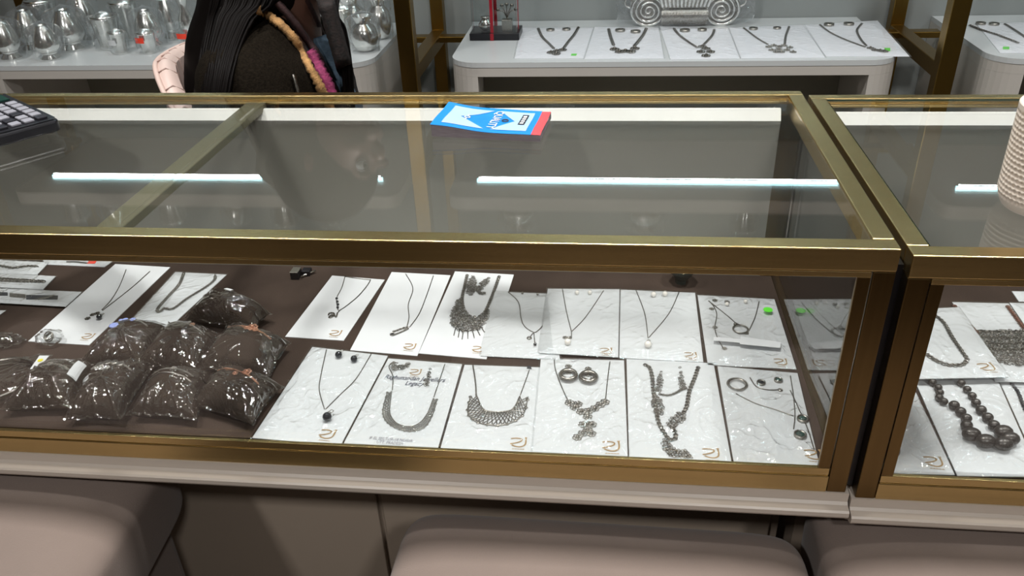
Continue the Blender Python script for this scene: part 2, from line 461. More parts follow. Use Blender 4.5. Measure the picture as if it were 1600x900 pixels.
# ================================================================== wall benches, stands, shelves
def rrect(x0, x1, y0, y1, r, n=8, back=False):
    """rounded at the front corners only"""
    pts = []
    for k in range(n + 1):
        a = math.pi + math.pi / 2 * k / n; pts.append(Vector((x0 + r + r * math.cos(a), y0 + r + r * math.sin(a), 0)))
    for k in range(n + 1):
        a = 1.5 * math.pi + math.pi / 2 * k / n; pts.append(Vector((x1 - r + r * math.cos(a), y0 + r + r * math.sin(a), 0)))
    pts += [Vector((x1, y1, 0)), Vector((x0, y1, 0))]
    return pts
BW = 0.52
bl = ['white wall bench carrying the silver tumblers and pots', 'white wall bench carrying necklace cards and the scrolled silver ornament',
      'white wall bench beyond the brass stand with one necklace card and a sign box']
for bx, lb in zip(BX, bl):
    x0, x1 = bx - BW, bx + BW
    t = thing('wall_bench', (bx, 1.42, ZF), lb, 'bench', 'white wall benches')
    top = rrect(x0, x1, YB, YW - 0.002, 0.07)
    MB().prism([p + Vector((0, 0, ZB - 0.012)) for p in top], 0.012).build('bench_top', WHITE, t)
    zl = ZF + 0.35; st = 0.05; r = 0.07
    # front fascia above the opening, rounded stiles, floor, back
    fr = rrect(x0, x1, YB + 0.001, YW - 0.002, r)
    MB().prism([p + Vector((0, 0, ZB - 0.034)) for p in fr], 0.0219).build('fascia', BENCHW, t)
    for s in (-1, 1):
        xe = x0 if s < 0 else x1
        pts = []
        for k in range(9):
            a = math.pi + math.pi / 2 * k / 8
            pts.append(Vector((xe - s * (r + r * math.cos(a)) if False else xe + (-s) * (r + r * math.cos(a)), YB + 0.001 + r + r * math.sin(a), zl + 0.0201)))
        pts.append(Vector((xe - s * (r + 0.002), YB + 0.06, zl + 0.0201)))
        pts.append(Vector((xe - s * 0.02, YB + 0.09, zl + 0.0201)))
        pts.append(Vector((xe - s * 0.02, YW - 0.002, zl + 0.0201))); pts.append(Vector((xe, YW - 0.002, zl + 0.0201)))
        if s > 0: pts.reverse()
        MB().prism(pts, ZB - 0.0342 - zl - 0.0201).build('rounded_side', BENCHW, t)
    MB().prism([p + Vector((0, 0, zl)) for p in fr], 0.02).build('bench_floor', BENCHW, t)
    MB().box(x0 + 0.021, x1 - 0.021, YW - 0.015, YW - 0.003, zl + 0.0201, ZB - 0.0342).build('bench_back', BENCHD, t)
    MB().box(x0 + 0.05, x1 - 0.05, YB + 0.06, YW - 0.01, ZF, zl - 0.0002).build('plinth', BASEP, t)
ZS0, ZS1 = 0.514, 0.549
for bx, nm in zip(BX, ('highest over the silver tumblers', 'highest over the scrolled silver ornament', 'highest over the sign box')):  # unseen top tier, added so its light lines brighten wall and brass rails
    t = thing('upper_shelf', (bx, 1.42, 1.08), 'unseen added white wall shelf, its light line brightening wall and rails, ' + nm, 'shelf', 'white upper shelves')
    sh = rrect(bx - 0.55, bx + 0.55, YB, YW - 0.002, 0.04)
    MB().prism([p + Vector((0, 0, 1.08)) for p in sh], 0.035).build('shelf_board', BENCHW, t)
    MB().box(bx - 0.485, bx + 0.485, 1.342, 1.348, 1.0735, 1.0798).build('led_strip', LEDM, t)
for bx, nm in zip(BX, ('over the bench of silver tumblers', 'over the bench with the scrolled silver ornament', 'over the bench with the sign box')):
    t = thing('upper_shelf', (bx, 1.42, ZS0), 'white upper shelf with a light line underneath, ' + nm, 'shelf', 'white upper shelves')
    sh = rrect(bx - 0.55, bx + 0.55, YB, YW - 0.002, 0.04)
    MB().prism([p + Vector((0, 0, ZS0)) for p in sh], ZS1 - ZS0).build('shelf_board', BENCHW, t)
    MB().box(bx - 0.485, bx + 0.485, 1.342, 1.348, ZS0 - 0.0065, ZS0 - 0.0002).build('led_strip', LEDM, t)
for fx, nm in zip(FXS, ('brass ladder stand at the far end of the silver tumbler bench', 'brass ladder stand between the silver pots and the ribboned box',
                        'brass ladder stand between two necklace card benches')):
    t = thing('brass_stand', (fx, 1.4, ZF), nm, 'stand', 'brass ladder stands')
    h = 0.0195
    MB().box(fx - h, fx + h, YB - 0.005, YB + 0.033, ZF, 1.2).build('front_post', BRASSD, t, bevel=0.002)
    MB().box(fx - h + 0.002, fx + h - 0.002, YW - 0.045, YW - 0.008, ZF, 1.2).build('rear_post', BRASSD, t, bevel=0.002)
    for zz in (ZB - 0.012, ZS0 - 0.06, ZF + 0.3):
        MB().box(fx - h + 0.002, fx + h - 0.002, YB + 0.0332, YW - 0.0452, zz - 0.035, zz).build('depth_bar', BRASSD, t, bevel=0.002)
    for zz in (ZB - 0.012, ZS0 - 0.018):
        MB().box(fx - 0.088, fx + 0.088, YW - 0.12, YW - 0.085, zz - 0.017, zz - 0.001).build('shelf_bracket', BRASSD, t, bevel=0.002)

# ================================================================== stools in front
def stool(cx, cy, w, d, ztop, rz, label):
    t = thing('upholstered_stool', (cx, cy, ZF), label, 'stool', 'taupe stools along the counter')
    rot = Matrix.Rotation(rz, 3, 'Z')
    def sup(nn, e=13.0):
        def f(u, v):
            a = 2 * math.pi * u; ph = math.pi * (v - 0.5)
            sg = lambda q: (1 if q >= 0 else -1)
            ca, sa = math.cos(a), math.sin(a); cp, sp = math.cos(ph), math.sin(ph)
            k = 2 / e
            x = sg(ca) * abs(ca) ** k * abs(cp) ** (2 / 6.0); yv = sg(sa) * abs(sa) ** k * abs(cp) ** (2 / 6.0); zz = sg(sp) * abs(sp) ** (2 / 6.0)
            return x, yv, zz
        return f
    f = sup(0)
    def P(u, v):
        x, yv, zz = f(u, v)
        top = 0.010 * (1 - x * x) * (1 - yv * yv) if zz > 0 else 0
        p = rot @ Vector((x * w / 2, yv * d / 2, 0))
        return Vector((cx + p.x, cy + p.y, ztop - 0.065 - 0.012 + zz * 0.065 + top * 1.2))
    MB().grid(P, 64, 24, True).build('seat_cushion', SEAT, t, smooth=True)
    a = []
    for sx, sy in ((-1, -1), (1, -1), (1, 1), (-1, 1)):
        p = rot @ Vector((sx * w * 0.44, sy * d * 0.44, 0)); a.append(Vector((cx + p.x, cy + p.y, ztop - 0.30)))
    MB().prism(a, 0.19).build('upholstered_body', SEAT, t, bevel=0.02)
    for sx, sy in ((-1, -1), (1, -1), (1, 1), (-1, 1)):
        p = rot @ Vector((sx * w * 0.38, sy * d * 0.38, 0))
        MB().tube([(cx + p.x * 1.05, cy + p.y * 1.05, ZF), (cx + p.x, cy + p.y, ztop - 0.3003)], [0.011, 0.017], 10).build('leg', BLACKP, t)
ZS = -0.352
stool(-0.268, -0.21, 0.47, 0.46, ZS, -0.01, 'taupe suede stool drawn out a little from the counter, between two tucked in stools')
stool(-1.05, -0.14, 0.46, 0.47, ZS + 0.01, 0.06, 'taupe suede stool tucked under the ledge below the bracelet cushions')
stool(0.212, -0.145, 0.47, 0.46, ZS + 0.01, -0.02, 'taupe suede stool tucked under the ledge where the two counters meet')

# ================================================================== necklace cards
def plane_pt(z):
    return lambda u, v, h=0.0: at(u, v, 2, z + h)
def bil(q, s, t):
    """q = TL, TR, BR, BL ; s left to right, t bottom to top"""
    return (q[3].lerp(q[2], s)).lerp(q[0].lerp(q[1], s), t)
def crease(x, y, seed):
    """sharp little fold lines running over film"""
    a = 1 - min(1, abs(noise1(x * 26 + seed, y * 17, seed)) * 7)
    b = 1 - min(1, abs(noise1(x * 48 - y * 30 + seed, y * 44 + x * 22, seed + 5.5)) * 6)
    k = max(0, noise1(x * 21 + 4, y * 21 + seed, 2.2) + .28)
    return (a * a * 1.1 + b * b * .8) * min(1, k * 1.9)
def sheet(q, z_amp, nu, nv, seed, grow=0.03, lift=0.002):
    """wrinkled clear sheet over a card, with a folded rim touching the card plane"""
    mb = MB()
    def f(s, t):
        s2 = -grow + (1 + 2 * grow) * s; t2 = -grow * 0.6 + (1 + 1.2 * grow) * t
        p = bil(q, s2, t2)
        e = min(s, 1 - s, t, 1 - t); k = min(1, e * 9)
        w = .35 * abs(noise1(p.x * 38 + seed, p.y * 38, seed)) + 1.15 * crease(p.x, p.y, seed)
        return p + Vector((0, 0, 0.0004 + k * (lift + z_amp * w)))
    mb.grid(f, nu, nv)
    return mb
def inside(p, poly):
    c = False; n = len(poly); j = n - 1
    for i in range(n):
        a, b = poly[i], poly[j]
        if (a.y > p.y) != (b.y > p.y) and p.x < (b.x - a.x) * (p.y - a.y) / (b.y - a.y + 1e-12) + a.x: c = not c
        j = i
    return c
def logo(mb, c, ex, ey, s, h=0.0005):
    """the curled RJ monogram; c centre, ex / ey card axes, s height in metres"""
    strokes = [[(-.62, .42), (-.2, .5), (.18, .42), (.2, .2), (-.1, .0), (-.62, -.18)],
               [(.52, .55), (.56, .1), (.5, -.25), (.2, -.46), (-.2, -.42), (-.48, -.28)], [(.42, .56), (.62, .58)]]
    for st in strokes:
        pts = spline([c + ex * (a * s) + ey * (b * s) + Vector((0, 0, h)) for a, b in st], 4)
        mb.tube(pts, s * 0.06, 4, flat=0.25)
    for k in range(5):
        p = c + ex * (s * (-.42 + .2 * k)) - ey * (s * .72) + Vector((0, 0, h))
        mb.tube([p, p + ex * (s * .15)], s * 0.035, 4, flat=0.3)
def links(mb, pts, step, R, r, n=8):
    ps = resample(pts, step)
    for i in range(len(ps) - 1):
        d = (ps[i + 1] - ps[i]).normalized(); sd = d.cross(Vector((0, 0, 1))).normalized(); up = Vector((0, 0, 1))
        o = sd if i % 2 == 0 else (sd * 0.5 + up * 0.8)
        mb.torus((ps[i] + ps[i + 1]) / 2 + Vector((0, 0, r)), R, r, n, 4, d * 1.15, o)
def flower(mb, p, R, n=6):
    mb.sphere(p + Vector((0, 0, R * .35)), R * .34, 6, 4)
    for k in range(n):
        a = 2 * math.pi * k / n + 0.3
        mb.torus(p + Vector((R * .62 * math.cos(a), R * .62 * math.sin(a), R * .18)), R * .33, R * .12, 7, 4)
def fill(mb, poly, step, R, r, jit=0.25, h=0.0):
    xs = [p.x for p in poly]; ys = [p.y for p in poly]; z = poly[0].z + h
    j = 0; yy = min(ys)
    while yy <= max(ys):
        xx = min(xs) + (step / 2 if j % 2 else 0)
        while xx <= max(xs):
            p = Vector((xx + random.uniform(-jit, jit) * step, yy + random.uniform(-jit, jit) * step, z))
            if inside(p, poly):
                tx = random.uniform(-.5, .5)
                mb.torus(p + Vector((0, 0, r + random.uniform(0, r))), R, r, 7, 3, (1, 0, tx * .5), (0, 1, random.uniform(-.3, .3)))
            xx += step
        yy += step * 0.87; j += 1
CARDN = [0]
def card(label, quad, z, items, lg=None, sleeve=0, m=CARD, grp='necklace cards in the long showcase', name='necklace_card', ls=0.013, cat='jewellery card'):
    CARDN[0] += 1
    zt = z + 0.0009
    P = plane_pt(zt)
    q = [P(u, v) for u, v in quad]
    c = sum(q, Vector()) / 4
    t = thing(name, (c.x, c.y, z), label, cat, grp)
    ex = ((q[1] - q[0]) + (q[2] - q[3])).normalized(); ey = ((q[0] - q[3]) + (q[1] - q[2])); ey = (ey - ex * ey.dot(ex)).normalized()
    MB().prism([q[3] - Vector((0, 0, .0009)), q[2] - Vector((0, 0, .0009)), q[1] - Vector((0, 0, .0009)), q[0] - Vector((0, 0, .0009))], 0.0009).build('backing_card', m, t)
    if lg:
        mb = MB(); logo(mb, P(*lg), ex, ey, ls); mb.build('monogram', GOLD, t)
    for it in items:
        k = it[0]; mb = MB()
        if k == 'chain':      # thin chain: radius, points
            _, r, pts = it[:3]; pp = spline([P(u, v, r) for u, v in pts])
            mb.tube(pp, r, 5); mb.build('chain', it[3] if len(it) > 3 else SILVERD, t, True)
        elif k == 'links':
            _, R, pts = it[:3]; links(mb, spline([P(u, v, 0.0004) for u, v in pts]), R * 1.35, R, R * .34); tag(mb.build('chain', it[3] if len(it) > 3 else SILVERD, t, True), kind='stuff')
        elif k in ('pearl', 'ear'):
            _, r, u, v, mm = it
            p = P(u, v, r); mb.sphere(p, r, 14, 9); o = mb.build('pendant' if k == 'pearl' else 'earring', mm, t, True)
            cb = MB(); cb.torus(p + ey * r * 1.25, r * .38, r * .13, 8, 4, ex, Vector((0, 0, 1)))
            cb.torus(p + ey * r * 1.9 + ex * r * .2, r * .45, r * .1, 8, 4, ex, ey); cb.build('bail', SILVER, o, True)
        elif k in ('flowers', 'earflowers'):
            _, R, pts = it[:3]
            for u, v in pts: flower(mb, P(u, v), R)
            mb.build('pendant' if k == 'flowers' else 'earring', it[3] if len(it) > 3 else SILVER, t, True)
        elif k in ('fill', 'earfill'):
            _, step, poly = it[:3]
            fill(mb, [P(u, v, .0003) for u, v in poly], step * 1.2, step * .58, step * .15, h=0.0)
            fill(mb, [P(u, v, .0003) for u, v in poly], step * 2.1, step * .6, step * .16, h=step * .3)
            tag(mb.build('bib' if k == 'fill' else 'earring', it[3] if len(it) > 3 else SILVERD, t, True), kind='stuff')
        elif k == 'band':     # woven band between two edge lines
            _, n1, A, B = it[:4]
            kk = it[5] if len(it) > 5 else 6; a = spline([P(u, v, .001) for u, v in A], kk); b = spline([P(u, v, .001) for u, v in B], kk)
            n = min(len(a), len(b)); rr = it[4] if len(it) > 4 else 0.00038
            for i in range(n):
                for dlt in (-n1, n1):
                    j = i + dlt
                    if 0 <= j < n: mb.tube([a[i].lerp(b[j], 0), a[i].lerp(b[j], .5) + Vector((0, 0, rr * 1.2 * (1 if dlt > 0 else -.6))), b[j]], rr, 4, False)
            mb.tube(a, rr * 1.4, 5); mb.tube(b, rr * 1.2, 5)
            if kk == 6:
                for w_ in (.33, .66): mb.tube([p1.lerp(p2, w_) for p1, p2 in zip(a, b)], rr, 4)
            for i in range(0, n, 2): mb.torus(b[i], rr * 3.2, rr, 7, 4)
            mb.build('woven_band', SILVER, t, True)
        elif k == 'ring':
            _, R, r, u, v = it[:5]
            for q2 in range(it[5] if len(it) > 5 else 1):
                mb.torus(P(u, v, r * 1.1 + q2 * r * 1.3), R * (1 - .06 * q2), r, 22, 5, ex, ey)
            mb.build('ring_pendant', SILVER, t, True)
        elif k == 'stone':
            _, R, u, v, mm = it
            p = P(u, v, 0); o = MB().lathe(p, [(R, 0), (R, R * .45), (R * .72, R * .5), (R * .7, R * .35)], 16).build('pendant', SILVER, t, True)
            MB().sphere(p + Vector((0, 0, R * .35)), R * .7, 12, 6, (1, 1, .4)).build('stone', mm, o, True)
        elif k == 'dot':
            _, R, u, v, mm = it
            MB().lathe(P(u, v, sleeve and .0055 or .0003), [(R, 0), (R, .0003)], 18).build('round_sticker', mm, t)
        elif k == 'patch':
            _, poly, mm = it[:3]
            MB().prism([P(u, v, .0003) for u, v in poly], 0.0004).build(it[3] if len(it) > 3 else 'sticker', mm, t)
        elif k == 'tag':
            _, strip, poly = it
            o = MB().prism([P(u, v, .006) for u, v in poly], 0.0005).build('price_tag', CARD, t)
            MB().prism([P(u, v, .006) for u, v in strip], 0.0004).build('tag_tail', CARD, o)
        elif k == 'text':
            _, body, size, u, v, mm, sh = it
            vv, ff = text_geo(body, size, sh); c0 = P(u, v, .0003)
            mb.add([c0 + ex * a + ey * b * 1.45 for a, b in vv], ff); mb.build('print', mm, t)
        elif k == 'bits':
            _, R, pts, mm = it
            for u, v in pts: mb.sphere(P(u, v, R * .7), R, 8, 5, (1, 1, .7))
            mb.build('beads', mm, t, True)
    if sleeve:
        sheet(q, 0.0022 * sleeve, 58, 84, CARDN[0] * 3.7, 0.022, 0.0022).build('clear_sleeve', PLASTIC if m is CARD else SOFTP, t, True)
    return t
L1 = 0.0013
# --- back row, long showcase
card('white card with a charm cluster pendant on a thin chain', [(180, 412.5), (266, 417.5), (139, 539), (44, 533)], ZT, [
    ('chain', .0007, [(197, 421), (187, 446), (174, 468), (159, 484)]), ('chain', .0007, [(234, 424), (212, 444), (190, 462), (160, 485)]),
    ('flowers', .0042, [(152, 490), (145, 492), (137, 498)], SILVERD), ('pearl', .0042, 155, 495, BPEARL)], (137, 526), 0)
card('white card with a heavy dark curb chain, half under a bracelet cushion', [(274, 425), (354, 429), (258, 518), (199, 507)], ZT, [
    ('links', .0022, [(287, 427), (280, 445), (262, 465), (246, 484), (250, 488), (257, 482), (270, 483), (292, 467), (320, 450), (335, 438), (336, 430)])], None, .4)
card('white card with four dark beads and a letter charm on a fine chain', [(519, 430.5), (601, 437), (537, 532), (445.5, 526)], ZT, [
    ('chain', .0007, [(539, 432), (534, 449), (526, 466), (527.5, 480), (532, 484), (557, 465), (573, 447), (579, 437)]), ('chain', .0007, [(539, 432), (560, 435), (579, 437)]),
    ('bits', .0022, [(526, 466), (527, 471), (528, 475.5), (527.5, 480)], BPEARL), ('chain', .0007, [(532, 484), (528, 488), (525, 495)]),
    ('chain', .0011, [(513, 492), (515, 489), (521, 489), (522, 492), (517, 496), (514, 495), (521, 491), (525, 495), (527, 489)])], (524, 521), 0)
card('white card with a spiky leaf bar pendant on a fine chain', [(612, 425), (704, 430), (652, 556), (547, 547)], ZT, [
    ('chain', .0007, [(634, 428), (645, 450), (638, 475), (639, 495), (636, 510)]), ('chain', .0007, [(677, 431), (667, 460), (655, 490), (640, 511)]),
    ('flowers', .0028, [(636, 512), (631, 513), (626, 514.5), (621, 516.5), (616, 518)], SILVER), ('chain', .0012, [(638, 513), (626, 519), (613, 524)]), ('stone', .0034, 613, 523, BPEARL)], (640, 542), 0)
card('white card with a fringed silver bib necklace and leaf earrings', [(711, 424), (803, 429), (760, 561), (654, 552)], ZT, [
    ('links', .0022, [(730, 430), (726, 448), (722, 467), (724, 482)]), ('links', .0022, [(780, 432), (773, 452), (764, 475), (757, 490)]),
    ('fill', .0032, [(716, 467), (722, 466), (725, 482), (737, 497), (748, 494), (760, 484), (766, 484), (762, 500), (752, 514), (740, 517), (722, 520), (710, 513), (704, 505), (705, 485), (710, 476)]),
    ('chain', .0007, [(712, 512), (709, 524)]), ('chain', .0007, [(718, 514), (716, 527)]), ('chain', .0007, [(724, 515), (722, 530)]), ('chain', .0007, [(731, 516), (731, 529)]),
    ('chain', .0007, [(738, 515), (741, 528)]), ('chain', .0007, [(745, 514), (750, 524)]), ('chain', .0007, [(751, 510), (757, 519)]),
    ('earfill', .003, [(739, 430), (744, 440), (745, 452), (737, 463), (728, 457), (730, 442)]), ('earfill', .003, [(765, 432), (763, 442), (750, 456), (762, 458), (752, 462), (742, 453), (752, 440)])], (747, 546), 0)
card('plain white card with two tiny charms, tucked under the pearl drop card', [(773, 455.6), (862, 459), (875, 562), (751, 556)], ZT + L1, [
    ('chain', .0007, [(794, 456), (810, 472), (814, 496), (820, 510), (834, 519), (841, 516), (848, 509)]), ('chain', .0007, [(834, 519), (830, 524), (828, 528)]), ('chain', .0007, [(834, 519), (836, 538)]),
    ('ring', .0028, .0009, 827, 528), ('ear', .0022, 836, 538, BPEARL), ('ear', .0018, 816, 458, SILVER), ('ear', .0018, 840, 460, SILVER)], None, .3)
card('white card with a knotted pearl drop pendant, beside the single pearl card', [(856, 451), (968, 452), (966, 558), (842, 551)], ZT + 2 * L1 + .001, [
    ('chain', .0007, [(879, 452), (885, 486), (893, 518)]), ('chain', .0007, [(943, 454), (916, 494), (893, 518)]), ('chain', .0007, [(893, 518), (893, 528)]),
    ('flowers', .0036, [(883, 528), (890, 528)], SILVER), ('pearl', .0044, 887, 534, PEARL), ('ear', .0032, 901.6, 457, PEARL), ('ear', .0032, 921.6, 457, PEARL)], (947, 549), .45)
card('white card with a single pearl pendant and two pearl earrings', [(969.5, 452.5), (1086, 457.5), (1099, 565.5), (967.5, 559)], ZT + L1, [
    ('chain', .0007, [(994, 454), (1007.5, 490), (1012.5, 528)]), ('chain', .0007, [(1061, 456), (1045, 490), (1014, 527)]),
    ('pearl', .0048, 1012.5, 538, PEARL), ('ear', .004, 1021, 460, PEARL), ('ear', .004, 1039, 459, PEARL)], (1079, 556), .4)
card('sleeved card with a twisted ring pendant, white price tag and green dot', [(1090, 461), (1210, 467.5), (1244.5, 577), (1106, 570)], ZT, [
    ('chain', .0007, [(1107, 470), (1135, 492), (1152, 507)]), ('chain', .0007, [(1186, 471), (1180, 495), (1170, 517)]),
    ('ring', .0105, .0009, 1157, 514, 2), ('flowers', .0036, [(1150, 507), (1166, 521)], SILVER),
    ('chain', .0007, [(1108, 470), (1116, 480), (1120, 492), (1117, 512), (1122, 530), (1131, 545)]), ('flowers', .0036, [(1117, 512), (1132, 545), (1112, 483)], SILVER),
    ('flowers', .004, [(1117, 470), (1136, 472)], SILVER), ('ear', .003, 1136, 475, PEARL), ('ear', .003, 1165, 471, PEARL),
    ('tag', [(1115, 527), (1157, 530), (1157, 536), (1115, 532)], [(1157, 526), (1220, 535), (1219, 544), (1156, 538)]),
    ('dot', .0065, 1200, 484, GREENS)], (1220, 566), 1)
# --- front row, long showcase
card('sleeved white card with a black pearl pendant and black pearl earrings', [(488, 542), (606, 556), (532, 696), (394, 684)], ZT, [
    ('chain', .0007, [(510, 546), (501, 588), (499, 610), (507, 639)]), ('chain', .0007, [(580, 553), (556, 592), (532, 616), (509, 639)]),
    ('pearl', .0056, 511, 651, BPEARL), ('ear', .0048, 529, 554, BPEARL), ('ear', .0046, 553, 560.6, BPEARL)], (511, 679), 1, ls=.015)
card('sleeved card printed with the jeweller name, holding a woven silver collar', [(607, 560), (722, 569), (684, 701), (537, 693)], ZT + L1, [
    ('chain', .0007, [(622, 567), (612, 567), (608, 574), (614, 588), (613, 609)]), ('chain', .0007, [(695, 569), (688, 590), (678, 620)]),
    ('band', 2, [(612, 611), (609, 640), (612, 652), (622, 662), (640, 666), (656, 660), (668, 645), (677, 622)], [(605, 613), (598, 640), (602, 656), (617, 668), (640, 674), (662, 668), (675, 650), (683, 624)]),
    ('earfill', .0028, [(610, 569), (615, 566), (622, 572), (635, 568), (642, 566), (640, 573), (625, 579), (614, 579)]), ('earfill', .0028, [(674, 573), (673, 585), (670, 598), (667, 607), (661, 599), (667, 590), (671, 577)]),
    ('text', 'Raghunandan Jewellers', .0086, 648, 591.5, INK, .25), ('text', 'Legacy', .0086, 647, 599.5, INK, .25),
    ('text', 'IF EL SECTOR-18 NOIDA', .0048, 611, 686.5, GREYINK, 0), ('text', 'UTT. PRADESH', .0048, 609, 692, GREYINK, 0)], (649, 582), 1, ls=.012)
card('sleeved white card with a lattice mesh bib necklace', [(726, 570), (844, 574), (833, 707), (688, 701)], ZT, [
    ('chain', .001, [(739, 571), (743, 598), (744, 618)]), ('chain', .0007, [(827, 578), (820, 598), (813, 617)]),
    ('band', 3, [(745, 618), (754, 638), (768, 643), (786, 643), (802, 638), (812, 619)], [(735, 620), (731, 645), (747, 660), (785, 664), (816, 649), (825, 620)], .0006, 5),
    ('patch', [(823, 576), (831, 577), (829, 572), (824, 572)], BLACKL, 'clip')], (810, 692), .8, ls=.015)
card('sleeved card with a floral Y shaped necklace and round flower earrings', [(845, 561), (975, 563), (981, 715), (832, 707)], ZT + L1, [
    ('chain', .0007, [(866, 562), (868, 578), (877, 603), (888, 627)]), ('chain', .0007, [(953, 565), (950, 588), (948, 606), (946, 626)]),
    ('flowers', .006, [(890, 630), (898, 637), (908, 644), (919, 643), (929, 639), (938, 633), (945, 629)], SILVER),
    ('flowers', .0058, [(903, 632), (918, 652), (918, 664), (911, 664), (925, 664), (918, 672), (910, 678), (924, 678), (902, 684)], SILVER),
    ('ring', .0105, .0022, 888, 585, 2), ('ring', .0105, .0022, 919.5, 588, 2), ('earflowers', .0045, [(888, 582), (919, 586), (881, 592), (895, 592), (913, 594), (927, 593), (888, 573), (919, 577)], SILVER)], (955, 698), 1.1, ls=.016)
card('sleeved card with a long tangled silver rope necklace and cone earrings', [(979, 561), (1115, 567.5), (1144, 727), (983, 715)], ZT, [
    ('links', .0023, [(1007, 570), (1015, 575), (1019, 590), (1021, 612), (1025, 640), (1029, 660), (1037, 676), (1046, 687), (1055, 686), (1055, 676), (1050, 668)]),
    ('links', .0023, [(1091, 574), (1085, 592), (1077, 612), (1073, 635), (1066, 648)]),
    ('fill', .0032, [(1020, 608), (1027, 618), (1037, 632), (1036, 647), (1025, 650), (1019, 635)]), ('fill', .0032, [(1071, 640), (1071, 655), (1060, 664), (1052, 671), (1040, 664), (1050, 652), (1060, 645)]),
    ('fill', .0032, [(1035, 682), (1046, 690), (1055, 702), (1068, 703), (1080, 708), (1082, 718), (1066, 716), (1050, 716), (1040, 706), (1033, 694)]),
    ('earfill', .0028, [(1034, 578), (1035, 596), (1032, 614), (1024, 612), (1026, 594)]), ('earfill', .0028, [(1062, 573), (1067, 588), (1072, 608), (1061, 612), (1061, 590)]),
    ('links', .0016, [(1030, 616), (1045, 618), (1060, 612), (1070, 606)])], (1111, 709), 1, ls=.015)
card('crinkled sleeve card with two round green stone pendants and a wire bracelet', [(1121, 572), (1246, 583), (1281, 729), (1147, 725)], ZT, [
    ('ring', .0125, .0007, 1152, 600, 4), ('chain', .0007, [(1150, 615), (1180, 630), (1212, 640), (1240, 650)]), ('chain', .0007, [(1235, 587), (1240, 620), (1242, 650), (1240, 670)]),
    ('chain', .0007, [(1235, 610), (1252, 647), (1262, 670), (1272, 702)]), ('chain', .0007, [(1172, 590), (1182, 604), (1200, 609), (1218, 609)]),
    ('stone', .0068, 1254, 656, STONE), ('stone', .0072, 1250, 681, STONE), ('stone', .0055, 1189, 599, BPEARL), ('stone', .0055, 1216, 595, STONE), ('stone', .003, 1219, 610, SILVER)], (1271, 711), 1.8, ls=.015)
# --- right hand showcase
G2 = 'necklace cards in the showcase under the mug'
card('white card with a silver box chain lying across the beaded necklace sleeve', [(1416, 484), (1498, 480), (1576, 589), (1434, 592)], ZT + .012, [
    ('links', .0024, [(1454, 488), (1474, 504), (1488, 528), (1506, 554), (1511, 562), (1502, 571), (1480, 571), (1460, 563), (1438, 546), (1428, 530)])], (1542, 574), .4, grp=G2, ls=.015)
card('creased white card with a broad woven silver collar and brown cord', [(1488, 472), (1576, 474), (1660, 598), (1556, 596)], ZT + .005, [
    ('fill', .0036, [(1527, 517), (1602, 517), (1626, 570), (1590, 572), (1556, 566), (1540, 540)]), ('links', .0026, [(1491, 478), (1503, 495), (1518, 512), (1529, 522)], BROWNC), ('links', .0026, [(1574, 479), (1588, 498), (1604, 520)], BROWNC)] +
    [('links', .0024, [(1529 + k * 6, 518 + k * 9), (1570, 519 + k * 9.5), (1606 + k * 3, 518 + k * 9)]) for k in range(4)], None, .2, grp=G2)
card('white card with a brown cord necklace beside the broad woven collar', [(1577, 473), (1660, 475), (1730, 590), (1664, 598)], ZT + .002, [
    ('links', .0026, [(1640, 480), (1650, 500), (1662, 520)], BROWNC)], None, .2, grp=G2)
card('white card at the rear of the tray beside the woven collar card', [(1581, 455), (1680, 457), (1700, 472), (1592, 471)], ZT, [('chain', .0008, [(1610, 457), (1625, 464), (1640, 458)])], None, .2, grp=G2)
def bead_card():
    t = card('sleeved card with a graduated grey beaded necklace', [(1424, 582), (1557, 590), (1626, 745), (1496, 743)], ZT + .002, [], None, 1, grp=G2)
    P = plane_pt(ZT + .003)
    K = lambda x, y: (1280 + x / 5, 540 + y / 5)
    bs = [(885, 285, 5), (930, 328, 5), (942, 366, 5), (938, 405, 5), (973, 436, 5.2), (1055, 465, 6.3), (1105, 515, 6.3), (1150, 568, 6.3), (1152, 622, 6.8), (1190, 690, 9), (1302, 745, 9.2),
          (1440, 766, 9.2), (1492, 725, 9), (1440, 672, 9), (1365, 620, 6.6), (1317, 560, 6.4), (1266, 502, 6.2), (1225, 445, 5.6), (1195, 392, 5.2), (1156, 342, 5), (1110, 292, 5)]
    pts = []
    for x, y, r in bs:
        u, v = K(x, y); rr = r * .00088; p = P(u, v, rr); pts.append(p)
        mb = MB(); mb.sphere(p, rr, 14, 9, (1.12, 1, 1) if r < 8 else (1.3, 1, .95))
        mb.build('bead', BEADM, t, True)
    mb = MB(); mb.tube(spline(pts, 3), .0008, 5); mb.build('string', SILVER, t)
bead_card()
card('sleeved card with one large dark bead, against the brass corner post', [(1398, 590), (1424, 598), (1492, 742), (1360, 738)], ZT, [('pearl', .0085, 1394, 704, BEADM), ('chain', .0007, [(1402, 605), (1404, 650), (1398, 692)])], (1459, 722), 1.3, grp=G2, ls=.015)
card('sleeved card with a black cord necklace beside the beaded necklace', [(1560, 592), (1680, 598), (1760, 745), (1630, 745)], ZT, [('links', .002, [(1577, 596), (1590, 612), (1597, 630), (1606, 650)], BLACKL)], None, .9, grp=G2)

